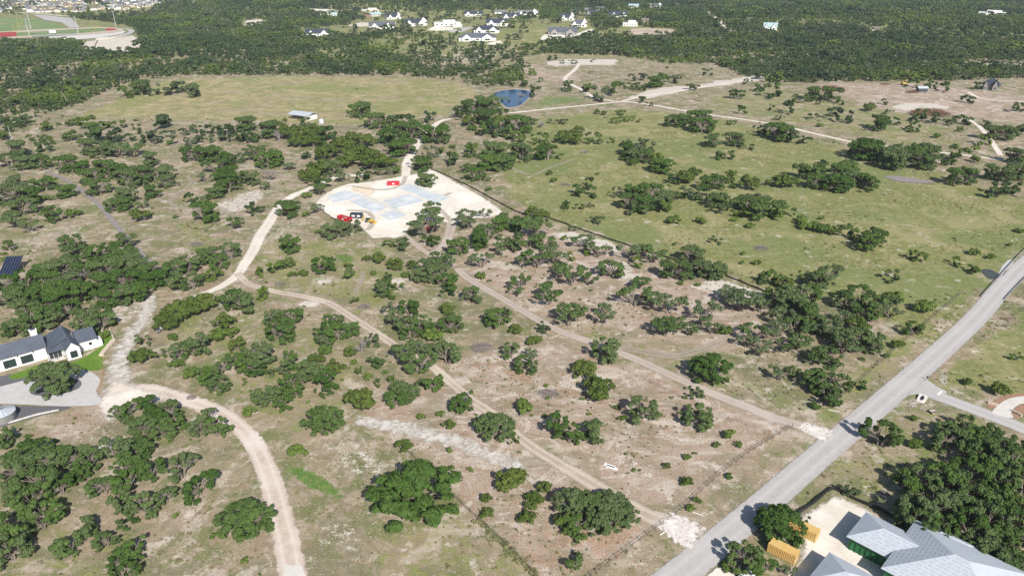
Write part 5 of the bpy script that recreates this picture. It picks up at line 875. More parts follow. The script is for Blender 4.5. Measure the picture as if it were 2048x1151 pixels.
for i in range(7): q = (i - 3) * 1.08; fr.add([(q - .035, -5.1 * math.cos(tl), 2.97 - 5.1 * math.sin(tl)), (q + .035, -5.1 * math.cos(tl), 2.97 - 5.1 * math.sin(tl)), (q + .035, 5.1 * math.cos(tl), 2.97 + 5.1 * math.sin(tl)), (q - .035, 5.1 * math.cos(tl), 2.97 + 5.1 * math.sin(tl))], [(0, 1, 2, 3)])
fr.build('frame_strip', M_STEEL, SA)

# ---- construction pad: slabs and machines
for pl, lab in (([(654,394),(689.5,381),(728,392.5),(667,406)], 'pale grey concrete slab at the outer corner of the pad'), ([(700,403),(724,395),(773,416),(750,427)], 'long grey concrete slab in the middle of the pad'), ([(758,429),(784,420.5),(815,431),(779,442)], 'small grey concrete slab at the foot of the pad'), ([(765,402),(818,388.5),(848,402),(792,417.5)], 'square grey concrete slab beside the parking ground'), ([(793,375),(818,367.5),(874,388),(903,395.5),(872,406.5)], 'long bent grey concrete slab near the lone oak'), ([(724,393),(733,391),(790,415),(815,430),(806,428),(768,414)], 'narrow white concrete walk between the slabs')):
    o = sheet('foundation_slab', pl, M_CONCW if 'walk' in lab else M_SLAB, None, z=.06, smooth=False, thick=.18, kind=None); setp(o, lab, 'slab')
M_ORANGEDIRT = soft_mat('orange_fill', (0.72, 0.58, 0.42), (0.78, 0.68, 0.54), .3); sheet('fill_dirt', [(700,377),(740,371),(752,385),(735,393),(725,388)], M_ORANGEDIRT, 'orange tinted fill dirt on the pad', soft=4)
sheet('mulch_ring', [(838,372),(852,368),(872,371),(873,377),(856,380),(842,377)], M_MULCH, 'red mulch ring round the lone pad oak', z=.13)
def dumpster(px, py, rz, label, L=6.7, w=2.4, h=1.9, mat=M_RED):
    p = at(px, py); o = thing('dumpster', label, 'dumpster', (p[0], p[1], 0.05), rz); t = .1; mb = MB(); mb.box((0, 0, .25), (L, w, .12))
    mb.build('floor', mat, o)
    for y in (-w / 2, w / 2): sd = MB().box((0, y, h / 2 + .15), (L, t, h)).build('side', mat, o); rb = MB().box((0, 0, 0), (.12, .1, h)).mesh('rib', mat); [link('rib', rb, sd, (-L / 2 + .4 + i * (L - .8) / 6, y + (.1 if y > 0 else -.1), h / 2 + .15)) for i in range(7)]
    for x in (-L / 2, L / 2): MB().box((x, 0, h / 2 + .15), (t, w, h)).build('end', mat, o)
    MB().box((0, -w / 2 - .16, h * .6), (1.1, .02, .7)).build('placard', M_WHITE, o)
    fl = MB()
    for k in range(26): fl.box((random.uniform(-L * .42, L * .42), random.uniform(-w * .35, w * .35), h * random.uniform(.35, .75)), (random.uniform(.3, 1.6), random.uniform(.1, .5), .12), random.uniform(0, 3), random.uniform(-.5, .5))
    setp(fl.build('rubbish', M_TRACKP if False else M_STONE, o), None, None, None, 'stuff'); return o
dumpster(787, 370, .12, 'red roll-off dumpster on the far side of the pad'); dumpster(690, 441, -.62, 'long red roll-off dumpster beside the bushes below the pad', 8.2)
def wheel(par, c, r=.42, w=.3): 
    ty = MB().tube((c[0], c[1] - w / 2, c[2]), (c[0], c[1] + w / 2, c[2]), r, n=14).build('wheel', M_TYRE, par); MB().tube((c[0], c[1] - w / 2 - .02, c[2]), (c[0], c[1] + w / 2 + .02, c[2]), r * .55, n=12).build('rim', M_STEEL, ty)
p = at(714, 436); TR = thing('cargo_trailer', 'black enclosed cargo trailer parked behind the red dumpster', 'trailer', (p[0], p[1], .05), -.1); MB().box((0, 0, 1.45), (6.0, 2.4, 2.1)).build('body', M_NAVYCAR, TR); MB().box((0, 0, 2.53), (6.1, 2.5, .08)).build('roof', M_NAVYCAR, TR); MB().box((-1.4, -1.22, 1.5), (1.6, .04, .8)).build('panel', M_WHITE, TR); MB().box((1.2, -1.22, 1.5), (1.6, .04, .8)).build('panel', M_WHITE, TR); MB().tube((3.0, 0, .5), (4.3, 0, .5), .08).build('tow_bar', M_STEEL, TR)
for x in (-.5, .5):
    for y in (-1.1, 1.1): wheel(TR, (x, y, .42))
p = at(738, 445); BH = thing('backhoe', 'yellow backhoe loader with white cab on the pad', 'backhoe', (p[0], p[1], .05), -.5)
MB().box((.2, 0, 1.0), (3.2, 1.3, .7)).box((1.6, 0, 1.4), (1.6, 1.1, .7)).build('body', M_CATY, BH); cb = MB().box((-.3, 0, 2.0), (1.5, 1.3, 1.4)).build('cab', M_GLASS, BH); MB().box((-.3, 0, 2.8), (1.8, 1.6, .16)).build('cab_roof', M_WHITE, cb)
bm_ = MB().tube((-1.4, 0, 1.0), (-2.6, 0, 3.2), .22, .18).tube((-2.6, 0, 3.2), (-3.9, 0, 1.6), .18, .14).build('boom', M_CATY, BH); MB().box((-3.9, 0, 1.1), (.6, .8, .9), 0, .4).build('digging_bucket', M_CATY, bm_)
am_ = MB().tube((1.0, .6, 1.3), (3.3, .6, .7), .12).tube((1.0, -.6, 1.3), (3.3, -.6, .7), .12).build('loader_arm', M_CATY, BH); MB().box((3.6, 0, .55), (.7, 2.2, .8), 0, .3).build('loader_bucket', M_CATY, am_)
for y in (-.85, .85): wheel(BH, (-1.0, y, .75), .75, .45); wheel(BH, (1.7, y, .5), .5, .35)
p = at(935, 456); PT = thing('portable_toilet', 'teal portable toilet with white roof under the pad oaks', 'toilet', (p[0], p[1], 0), .3); MB().box((0, 0, 1.15), (1.15, 1.15, 2.2)).build('cabin', M_TEAL, PT); MB().add([(-.62, -.62, 2.25), (.62, -.62, 2.25), (.62, .62, 2.25), (-.62, .62, 2.25), (-.3, -.62, 2.5), (.3, -.62, 2.5), (.3, .62, 2.5), (-.3, .62, 2.5)], [(4, 5, 6, 7), (0, 1, 5, 4), (1, 2, 6, 5), (2, 3, 7, 6), (3, 0, 4, 7), (0, 3, 2, 1)]).build('roof', M_WHITE, PT); MB().box((0, -.6, 1.1), (.8, .05, 1.9)).build('door', M_TEAL, PT)
def car(px, py, rz, label, paint, kind='car', z=.05):
    p = at(px, py); o = thing('pickup_truck' if kind == 'pickup' else 'car', label, kind if kind == 'car' else 'truck', (p[0], p[1], p[2] + z), rz); L, w = (5.6, 1.95) if kind == 'pickup' else (4.7, 1.85)
    def loft(secs):     # cross-sections (x, half width, z0, z1)
        v = []; f = []
        for x, hw, z0, z1 in secs: v += [(x, -hw, z0), (x, hw, z0), (x, hw * .96, z1), (x, -hw * .96, z1)]
        for i in range(len(secs) - 1): a = 4 * i; b = a + 4; f += [(a, b, b + 1, a + 1), (a + 1, b + 1, b + 2, a + 2), (a + 2, b + 2, b + 3, a + 3), (a + 3, b + 3, b, a)]
        f += [(0, 1, 2, 3), (4 * len(secs) - 1, 4 * len(secs) - 2, 4 * len(secs) - 3, 4 * len(secs) - 4)]; return MB().add(v, f)
    hw = w / 2
    if kind == 'pickup':
        loft([(-L / 2, hw * .95, .45, 1.05), (-L * .12, hw, .4, 1.08), (L * .25, hw, .4, 1.05), (L * .44, hw * .96, .4, .98), (L / 2, hw * .85, .45, .8)]).build('body', paint, o)
        cbn = loft([(-L * .13, hw * .88, 1.05, 1.1), (-L * .09, hw * .84, 1.05, 1.78), (L * .14, hw * .82, 1.05, 1.78), (L * .26, hw * .88, 1.02, 1.06)]).build('cabin', M_GLASS, o); MB().box((L * .02, 0, 1.8), (L * .24, w * .8, .06)).build('roof', paint, cbn)
        MB().box((-L * .31, 0, 1.0), (L * .34, w * .78, .12)).build('bed', M_BLACK, o); xs = (-L * .3, L * .31)
    else:
        loft([(-L / 2, hw * .85, .4, .85), (-L * .42, hw * .97, .32, .95), (L * .2, hw, .3, .95), (L * .42, hw * .95, .32, .8), (L / 2, hw * .8, .4, .65)]).build('body', paint, o)
        cbn = loft([(-L * .4, hw * .85, .93, .97), (-L * .28, hw * .8, .93, 1.42), (L * .06, hw * .8, .93, 1.45), (L * .22, hw * .86, .92, .95)]).build('cabin', M_GLASS, o); MB().box((-L * .1, 0, 1.46), (L * .32, w * .76, .05)).build('roof', paint, cbn); xs = (-L * .3, L * .32)
    for x in xs:
        for y in (-hw + .12, hw - .12): wheel(o, (x, y, .36), .36, .24)
    for y in (-hw * .65, hw * .65): MB().box((L / 2 - .02, y, .68), (.1, .35, .16)).build('headlight', M_WHITE, o)
    return o
car(817, 330, 1.1, 'white car parked on the caliche track by the pad', M_WHITECAR); car(858, 460, .4, 'red pickup in the shade under the pad oaks', M_RED, 'pickup'); car(1541, 1033, math.radians(45), 'dark pickup parked on the road edge under the oak', M_NAVYCAR, 'pickup', .12); car(1498, 1150, .7, 'white pickup by the bushes at the yard apron', M_WHITECAR, 'pickup')
p = at(319, 662); BT = thing('wire_trailer', 'small grey tilted trailer with white fenders beside the rubble track', 'trailer', (p[0], p[1], 0), math.radians(105)); MB().box((0, 0, .8), (2.6, 1.3, .18)).build('bed', M_STEEL, BT); MB().tube((-1.3, 0, .75), (-3.0, 0, .35), .08).tube((-1.0, .5, .75), (-3.0, 0, .35), .06).tube((-1.0, -.5, .75), (-3.0, 0, .35), .06).build('tow_bar', M_STEEL, BT)
MB().tube((.8, -.55, .95), (.8, .55, .95), .5, n=12).build('drum', M_STEEL, BT)
for y in (-.85, .85): wheel(BT, (.3, y, .4), .4, .25); MB().box((.3, y, .9), (1.1, .34, .1)).build('fender', M_WHITECAR, BT)

# ---- fences, guard rails, poles, culverts
def post_fence(px, label, gap=3.0, h=1.35, rails=(.55, 1.1), mat=M_POST, r=.085, name='fence', cat='fence'):
    S = spline(W(px)[:, :2], .5); d = np.concatenate([[0], np.cumsum(np.linalg.norm(np.diff(S, axis=0), axis=1))]); n = int(d[-1] / gap); b = S[0]; o = thing(name, label, cat, (b[0], b[1], 0)); pm = MB().tube((0, 0, -.2), (0, 0, h), r, r * .9, 6).mesh('post', mat); pts = []
    for k in range(n + 1): q = np.array([np.interp(d[-1] * k / n, d, S[:, i]) for i in (0, 1)]) - b; pts.append(q); link('post', pm, o, (q[0], q[1], 0))
    for z in rails:
        mb = MB()
        for p_, q in zip(pts[:-1], pts[1:]): mb.tube((p_[0], p_[1], z), (q[0], q[1], z), .035 if mat is M_POST else .05, n=4, cap=False)
        mb.build('rail', mat, o)
    return o
post_fence([(1165,1165),(1215,1130),(1262,1095),(1310,1060),(1326,1049)], 'weathered post and rail fence below the rubble entrance', 2.6, 1.5); post_fence([(1352,1027),(1385,1000),(1440,950),(1500,905),(1560,868),(1584,855)], 'weathered post and rail fence along the stubble verge', 2.6, 1.5); post_fence([(1660,815),(1725,758),(1800,690),(1860,640),(1925,585)], 'dark wire fence along the green road verge', 3.4, 1.25, (.3, .7, 1.1)); post_fence([(800,890),(860,945),(925,1010),(990,1070),(1060,1140),(1100,1180)], 'vine-covered wire fence crossing the bare pasture', 3.2, 1.3); post_fence([(1225,725),(1262,748),(1310,770),(1380,804),(1450,835),(1530,866)], 'low wire fence below the dirt driveway', 5, 1.0, (.9,))
post_fence([(2010,655),(2022,638),(2045,620),(2085,600)], 'pipe fence on the mown lot beside the road', 3, 1.2)
M_CREEK = pmat('creek_water', (0.05, 0.055, 0.045), (0.08, 0.085, 0.07), .5, .2, world_space=True)
def guard_rail(px, label):
    S = spline(W(px)[:, :2], .5); b = S[0]; o = thing('guard_rail', label, 'guard rail', (b[0], b[1], 0)); mb = MB(); pm = MB().box((0, 0, .4), (.16, .16, .95)).mesh('post', M_STEEL)
    for i, (p_, q) in enumerate(zip(S[:-1], S[1:])):
        c = (p_ + q) / 2 - b; a = math.atan2(*(q - p_)[::-1]); mb.box((c[0], c[1], .68), (np.linalg.norm(q - p_) + .02, .1, .34), a)
        if i % 4 == 0: link('post', pm, o, (p_[0] - b[0], p_[1] - b[1], 0))
    mb.build('rail', M_STEEL, o)
guard_rail([(1962,594),(1990,563),(2020,530),(2048,501),(2100,455)], 'steel guard rail on the creek side of the bridge'); guard_rail([(2009,600),(2030,577),(2055,552),(2110,505)], 'steel guard rail on the far side of the bridge')
sheet('creek_apron', [(1996,548),(2004,532),(2016,520),(2030,518),(2024,530),(2006,552)], M_CONC, 'grey concrete creek apron below the bridge', z=.1, smooth=False); sheet('creek_water', [(1962,541),(1975,538),(1998,548),(1990,558),(1976,556)], M_CREEK, 'dark shallow creek water by the bridge apron', z=.11)
def pole(px, py, h, label, arms=1, r=.16, mat=M_POST, name='utility_pole', cat='pole', rz=0.3):
    p = at(px, py); o = thing(name, label, cat, tuple(p), rz); MB().tube((0, 0, -.2), (0, 0, h), r, r * .65, 8).build('shaft', mat, o)
    for k in range(arms): a = MB().box((0, 0, h - .5 - k * .9), (2.6, .12, .14)).build('cross_arm', mat, o); [MB().tube((x, 0, h - .45 - k * .9), (x, 0, h - .2 - k * .9), .05).build('insulator', M_STEEL, a) for x in (-1.1, 0, 1.1)]
pole(652, 262, 11, 'wooden utility pole beside the barn'); pole(906, 252, 12, 'wooden utility pole with crossarm by the caliche gate'); pole(911, 253, 9, 'shorter leaning companion of the gate utility pole'); pole(1271, 240, 11, 'thin utility pole in the green meadow'); pole(24, 281, 10, 'pale thin pole at the woods edge', 0, .14, M_TIN)
def light_pole(px, py, h, label):
    p = at(px, py); o = thing('floodlight_pole', label, 'light', tuple(p)); MB().tube((0, 0, 0), (0, 0, h), .45, .25, 8).build('shaft', M_TIN, o)
    for k in range(3): MB().box((0, -.3, h - .6 - 1.3 * k), (4.5, .5, .6)).build('lamp_bank', M_STEEL, o)
for x, y, l in ((157, 67.5, 'tall floodlight mast beside the running track'), (59, 72, 'tall floodlight mast near the red end zone'), (62, 58, 'floodlight mast across the sports field'), (232, 54, 'floodlight mast behind the track bend')): light_pole(x, y, 26, l)
def goal(px, py, label, h=14):
    p = at(px, py); o = thing('goal_post', label, 'goal post', tuple(p), .5); MB().tube((0, 0, 0), (0, 0, 3.2), .22).build('stem', M_CATY, o); MB().tube((-3.3, 0, 3.2), (3.3, 0, 3.2), .2).build('crossbar', M_CATY, o)
    for x in (-3.3, 3.3): MB().tube((x, 0, 3.2), (x, 0, h), .2).build('upright', M_CATY, o)
goal(35, 68, 'yellow goal post at the red end zone'); goal(191, 60.5, 'yellow goal post at the far end zone'); goal(41, 52, 'yellow goal post on the practice field')
for nm, pl, m_, lab in (('practice_field', [(-200,66),(-200,36),(20,36),(70,38),(110,48),(135,57),(60,61.5)], M_TURF, 'worn green practice field'), ('running_track', [(-200,84),(-200,70),(0,63.5),(100,58.5),(190,54.5),(230,55.5),(247,58.5),(246,62),(226,66),(160,70),(60,75.5),(0,79)], M_TAN, 'pale running track round the sports field'), ('sports_field', [(33,65.5),(190,56.8),(213,57.2),(210,62.5),(160,67),(60,71.8),(33,73)], M_TURF, 'green turf sports field'), ('end_zone', [(-200,76),(-200,71),(0,65.5),(33,64),(33,73),(0,76)], M_TRACKRED, 'red end zone of the sports field'), ('end_zone', [(213,57.2),(228,57.6),(236,59),(224,61.5),(210,62.5)], M_TRACKRED, 'smaller red end zone at the track bend'), ('embankment', [(70,75.6),(160,70.6),(226,66.5),(247,62.5),(252,64),(244,68.5),(200,76.5),(160,79.5),(110,79)], M_CONCW, 'cream graded embankment below the track'), ('car_park', [(66,30),(90,31),(142,37),(150,46),(160,55),(140,57),(124,46),(90,41)], M_ASPHALT, 'grey paved car park behind the practice field'), ('loop_road', [(247,58),(262,59),(271,63),(266,68),(235,75),(195,80),(192,78.5),(230,72.5),(256,66.5),(258,63)], M_ASPHALT, 'grey loop road round the track bend'), ('graded_lot', [(168,92),(172,84),(196,81.5),(235,77.5),(266,72),(280,82),(281,95),(272,104),(240,108),(190,106),(164,100)], M_CREAM, 'tan graded lot below the sports field')):
    fz = globals().get('fz', .15) + .05; sheet(nm, pl, m_, lab, z=fz, smooth=False)
block_wall([(192,81.5),(232,77),(262,70.5),(271,64.5)], 'curved cream retaining wall at the track bend', 3.0, 1.0, M_CONCW, 6, 'retaining_wall'); 
p = at(107, 70); SB = thing('scoreboard', 'white press box on the grandstand', 'box', tuple(p), .35); MB().box((0, 0, 5), (9, 4, 4)).build('cabin', M_WHITE, SB); [MB().box((x, 0, 1.5), (.4, .4, 3.2)).build('leg', M_STEEL, SB) for x in (-4, 4)]
p = at(108, 73); GS = thing('grandstand', 'long low grandstand beside the sports field', 'grandstand', tuple(p), .38)
for k in range(5): MB().box((0, k * 1.1, .5 + k * .5), (58, 1.0, .25)).build('bench', M_STEEL, GS)
MB().box((0, 2.4, .6), (58, 5, .8)).build('base', M_DARKROOF, GS)

# suburb beyond the sports field
def suburb():
    r = np.random.default_rng(31); walls = [M_WHITE, M_CREAM, M_TAN, M_WHITE]; roofs = [M_GREYROOF, M_GREYROOF, M_BROWNROOF, M_SLATEB]; kinds = {}
    words = {M_GREYROOF: 'grey-roofed', M_BROWNROOF: 'brown-roofed', M_SLATEB: 'slate-roofed'}; ww = {M_WHITE: 'white', M_CREAM: 'cream', M_TAN: 'tan'}
    rows = [(1.5, 12, 420, 15), (7, 0, 330, 15), (12.5, -8, 300, 16), (18, 0, 262, 17), (23.5, 4, 175, 18)]
    for ry, xa, xb, st in rows:
        for x in np.arange(xa, xb, st):
            if r.random() < .1: continue
            px, py = x + r.uniform(-2.5, 2.5), ry + r.uniform(-1.2, 1.2) + x * .006; p = at(px, py); wa, rf = walls[int(r.integers(4))], roofs[int(r.integers(4))]; two = r.random() < .5; key = (wa.name, rf.name, two)
            if key not in kinds:
                L, D, h = 14.5, 11, 5.6 if two else 3.4; a = MB().box((0, 0, h / 2 - .4), (L, D, h + .8)).box((-3.5, -6.2, 1.4), (6.2, 4.5, 3.2)).mesh('wall', wa); m2 = MB(); hip_roof(m2, -L / 2, L / 2, -D / 2, D / 2, h, h + 4.2, .5); gable_roof(m2, -6.6, -.4, -8.4, -3, 3.0, 4.8, .4, ridge='y'); b = m2.mesh('roof', rf); c = MB().box((2.6, -D / 2 - .03, h * .5), (2.2, .1, 1.4)).mesh('window', M_GLASS); g = MB().box((-3.5, -8.48, 1.2), (4.4, .1, 2.2)).mesh('garage_door', M_CREAM if wa is not M_CREAM else M_WHITE); kinds[key] = (a, b, c, g)
            lab = f'{"two-storey" if two else "single-storey"} {ww[wa]} {words[rf]} house in the packed suburb'
            o = thing('suburban_house', lab, 'house', tuple(p), math.atan2(-p[0], p[1]) + r.choice([0, .25, -.2, 1.57]), lab); [link(n_, m_, o) for n_, m_ in zip(('wall', 'roof', 'window', 'garage_door'), kinds[key])]
suburb()

# ---- small things along the road and in the pasture
def riprap(px, py, w, l, rz, label, n=60, size=.45, mat=M_CONCW):
    p = at(px, py); o = thing('riprap', label, 'stones', (p[0], p[1], p[2]), rz); r = np.random.default_rng(int(px)); kinds = []
    for k in range(5):
        bm = bmesh.new(); bmesh.ops.create_icosphere(bm, subdivisions=1, radius=size)
        for v in bm.verts: v.co = Vector((v.co.x * r.uniform(.7, 1.2), v.co.y * r.uniform(.7, 1.2), v.co.z * r.uniform(.4, .8)))
        me = bpy.data.meshes.new('stone'); bm.to_mesh(me); bm.free(); me.materials.append(mat); kinds.append(me)
    for k in range(n): q = link('stone', kinds[k % 5], o, (float(np.clip(r.normal(0, w * .27), -w * .6, w * .6)), float(np.clip(r.normal(0, l * .27), -l * .6, l * .6)), .06)); q.rotation_euler = (0, 0, r.uniform(0, 6)); s = r.uniform(.4, 1.1); q.scale = (s, s, s)
    return o
M_DITCH = pmat('ditch_stone', (0.52, 0.48, 0.44), (0.38, 0.35, 0.32), 1.2, .9); M_LIME = pmat('broken_lime_block', (0.70, 0.65, 0.59), (0.54, 0.48, 0.42), 1.2, .9)
riprap(1887, 757, 2.2, 8.5, math.radians(-28), 'pale rubble ditch lining above the side road', 170, .22, M_DITCH); riprap(1828, 808, 2.2, 5, math.radians(-45), 'pale rubble ditch lining below the culvert', 100, .2, M_DITCH)
riprap(1360, 1066, 6.5, 7.5, .7, 'broken limestone blocks heaped at the track entrance', 150, .18, M_LIME); riprap(1622, 859, 4, 5, .6, 'scattered limestone blocks at the driveway mouth', 45, .16, M_LIME)
p = at(1843, 799); CV = thing('culvert', 'sloped concrete culvert end with dark oval pipe mouth', 'culvert', (p[0], p[1], 0), math.radians(-42)); MB().add([(-1.1, -1.6, 0), (1.1, -1.6, 0), (1.1, 1.6, 1.0), (-1.1, 1.6, 1.0), (-1.1, -1.6, -.3), (1.1, -1.6, -.3), (1.1, 1.6, -.3), (-1.1, 1.6, -.3)], [(0, 1, 2, 3), (0, 4, 5, 1), (1, 5, 6, 2), (2, 6, 7, 3), (3, 7, 4, 0)]).build('headwall', M_CONCW, CV)
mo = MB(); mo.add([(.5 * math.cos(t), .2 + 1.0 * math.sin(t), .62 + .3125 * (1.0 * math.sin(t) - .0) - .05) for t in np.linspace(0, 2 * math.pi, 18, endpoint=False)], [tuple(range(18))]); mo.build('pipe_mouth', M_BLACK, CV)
sheet('stop_line', [(1873,788.5),(1882,781),(1886,782.5),(1878,790.5)], M_WHITE, 'white painted stop line on the side road', z=.11, smooth=False); 
def box_thing(name, label, cat, px, py, parts, rz=0.0):
    p = at(px, py); o = thing(name, label, cat, (p[0], p[1], p[2]), rz)
    for nm, c, d, m_ in parts: MB().box(c, d).build(nm, m_, o)
    return o
box_thing('mailbox', 'dark mailbox at the side road corner', 'mailbox', 1853, 760, [('post', (0, 0, .5), (.12, .12, 1.1), M_POST), ('box', (0, 0, 1.15), (.3, .55, .35), M_BLACK)], .4)
box_thing('picnic_table', 'small wooden picnic table on the mown lot by the culvert', 'table', 1864, 825, [('top', (0, 0, .75), (1.8, .8, .07), M_TAN), ('bench', (0, -.75, .45), (1.8, .28, .06), M_TAN), ('bench', (0, .75, .45), (1.8, .28, .06), M_TAN), ('leg', (-.7, 0, .37), (.1, 1.5, .74), M_POST), ('leg', (.7, 0, .37), (.1, 1.5, .74), M_POST)], .3)
for k, (x, y) in enumerate(((1219, 931), (1224, 935))): q = box_thing('limestone_plank', 'long white cut stone plank lying paired in the stubble', 'stone', x, y, [('plank', (0, 0, .12), (3.0, .8, .26), M_WHITE)], -.5); q['group'] = 'paired white stone planks'
for x, y, l, rz, lab in ((1668, 822, 3.2, -.4, 'white concrete pipe length lying by the verge'), (1875, 659, 2.8, -.35, 'pale fallen log on the green verge'), (1396, 1028, 2.6, -.5, 'white stone slab beside the rubble entrance'), (1324, 1067, 1.6, .6, 'white boulder slab at the fence end'), (345, 872, 1.8, .2, 'small white sack pile on the bare ground'), (660, 635, 2.6, .3, 'pale rubble slab in the scrub')):
    p = at(x, y); o = MB().tube((-l / 2, 0, .18), (l / 2, 0, .2), .16, .13, 7); setp(link('stone_slab' if 'slab' in lab or 'sack' in lab else 'log', o.mesh('slab', M_LIME)), lab, 'stone' if 'slab' in lab or 'sack' in lab else 'log'); C.objects[-1].location = (p[0], p[1], p[2]); C.objects[-1].rotation_euler = (0, 0, rz)
sheet('concrete_drive', [(1985,827),(1994,812),(2015,798),(2050,792),(2100,795),(2100,812),(2050,806),(2030,814),(2022,826),(2026,836)], M_CONCW, 'pale concrete driveway curving off the side road', z=.11); sheet('mulch_bed', [(1974,808),(1990,800),(2010,790),(2050,786),(2050,791),(2015,797),(1996,810),(1990,816),(1976,815)], M_MULCH, 'red mulch bed along the concrete drive', z=.06); sheet('mulch_bed', [(2022,828),(2030,815),(2050,807),(2060,815),(2042,832),(2030,838)], M_MULCH, 'red mulch bed inside the drive curve', z=.06)
block_wall([(1975,806),(1988,810),(1996,812)], 'low tan stone gate wall beside the concrete drive', .7, .5); block_wall([(2024,822),(2034,828),(2043,833)], 'low tan stone gate wall inside the drive curve', .7, .5)
p = at(1846, 184); SH = thing('shed', 'small blue-white roofed shed under trees at the cleared edge', 'shed', tuple(p)); MB().box((0, 3, 1.6), (8, 6, 3.4)).build('wall', M_DARKROOF, SH); mb = MB(); gable_roof(mb, -4.4, 4.4, 0, 6, 3.3, 4.6, .4); mb.build('roof', M_TIN, SH)
p = at(1806, 170); EX = thing('excavator', 'yellow excavator working at the cleared woods edge', 'excavator', tuple(p), .4); MB().box((0, 0, .6), (4.2, 3, .9)).build('tracks', M_TYRE, EX); MB().box((0, 0, 1.9), (3.6, 2.8, 1.6)).build('body', M_CATY, EX); MB().box((1.0, -.8, 3.0), (1.5, 1.2, 1.4)).build('cab', M_GLASS, EX); MB().tube((1.6, .4, 2.2), (4.8, .4, 5.0), .3, .25).tube((4.8, .4, 5.0), (7.2, .4, 2.0), .25, .2).build('boom', M_CATY, EX); MB().box((7.2, .4, 1.4), (1.2, 1.2, 1.2)).build('bucket', M_CATY, EX)
def brush_pile(px, py, wpx, label, mat=M_TWIG, h=.28):
    p = at(px, py); R = wpx * mpp(p) / 2; r = np.random.default_rng(int(px * 3 + py)); mb = MB()
    for k in range(420):
        a, q = r.uniform(0, 2 * math.pi), math.sqrt(r.random()); x, y = R * q * math.cos(a), R * q * math.sin(a) * .8; z = R * h * 1.6 * (1 - q * q) * r.random() + .05; d = r.normal(size=3) * np.array([1, 1, .35]); d *= R * r.uniform(.12, .3) / np.linalg.norm(d); mb.tube((x - d[0], y - d[1], max(.02, z - d[2])), (x + d[0], y + d[1], z + abs(d[2])), .018 * max(1, R * .45), .008 * max(1, R * .45), 3, False)
    o = mb.build('brush_pile', mat); o.location = tuple(p); setp(o, label, 'brush pile')
M_REDB = pmat('dead_cedar', (0.27, 0.15, 0.095), (0.16, 0.09, 0.065), 1.0, .95)
for x, y, w, l in ((965, 696, 46, 'flat oval grey brush pile below the dirt driveway'), (1097, 788, 42, 'domed grey brush pile in the dry pasture'), (728, 614, 26, 'small grey brush pile beside the two-rut track'), (1132, 370, 22, 'pale burnt brush pile in the green meadow'), (1522, 497, 30, 'scattered burnt brush pile on bare meadow earth'), (1168, 305, 16, 'small dark brush pile on the bare meadow oval'), (392, 489, 26, 'low grey brush pile above the caliche bend'), (560, 568, 22, 'grey brush pile by the track junction'), (1887, 905, 22, 'pale ash heap on the mown lot'), (1805, 930, 16, 'small ash heap near the dense grove'), (1768, 985, 18, 'dark stump heap above the unfinished house yard'), (383, 795, 20, 'rusty brush heap beside the curving drive')): brush_pile(x, y, w, l)
for x, y, w, l in ((1860, 228, 75, 'long red-brown cedar heap below the white cut'), (1824, 185, 26, 'red-brown cedar heap in the cleared ground'), (1665, 178, 45, 'red-brown cedar heap at the woods edge'), (1770, 169, 18, 'small dark cedar heap at the woods edge')): brush_pile(x, y, w, l, M_REDB, .16)

# ---------------------------------------------------------------- scattering
def clear_of(x, y, mrg=0.0):
    ok = np.ones(x.shape, bool)
    for P, hw in KEEP_OFF:
        P = np.asarray(P)[:, :2]; m = (hw or 0) + mrg; sel = np.where(ok & (x > P[:, 0].min() - m) & (x < P[:, 0].max() + m) & (y > P[:, 1].min() - m) & (y < P[:, 1].max() + m))[0]
        if not len(sel): continue
        if hw is None: bad = sdist(P, x[sel], y[sel]) > -mrg
        else:
            Q = P[::max(1, len(P) // 60)] if len(P) > 120 else P; Q = np.vstack([Q, P[-1:]]); bad = line_dist(Q, x[sel], y[sel]) < m
        ok[sel[bad]] = False
    return ok
WOODS = [(-160,300),(0,285),(60,262),(110,235),(150,212),(200,188),(250,165),(345,152),(540,150),(700,150),(850,153),(930,165),(975,176),(1012,172),(1045,160),(1050,140),(1040,122),(1062,112),(1110,108),(1240,112),(1340,128),(1440,128),(1480,150),(1540,167),(1700,164),(1860,163),(2048,158),(2210,156),(2210,-14),(-160,-14)]
THIN = [  # keep-probability and outline (photo pixels)
 (0.0, [(-200,20),(60,24),(150,36),(250,50),(275,60),(284,88),(278,104),(240,109),(190,107),(168,100),(165,84),(90,81),(-200,86)]), (.06, [(-200,-20),(430,-20),(330,8),(300,25),(200,33),(-200,28)]), (.06, [(600,55),(670,50),(760,26),(860,25),(920,20),(1075,14),(1085,38),(1180,22),(1185,60),(1090,85),(1010,90),(900,88),(800,62),(720,70),(600,78)]),
 (.28, [(780,65),(1010,88),(1112,86),(1062,112),(1040,130),(1000,145),(960,135),(850,140),(820,120),(720,95)]), (.05, [(484,56),(490,41),(526,39),(530,50)]), (.05, [(1250,66),(1262,57),(1355,58),(1345,72),(1280,76)]), (.35, [(1180,8),(1320,5),(1330,40),(1260,55),(1185,45)]), (.5, [(330,100),(560,100),(700,110),(560,140),(430,130)]), (.55, [(400,15),(700,10),(700,50),(480,62)])]
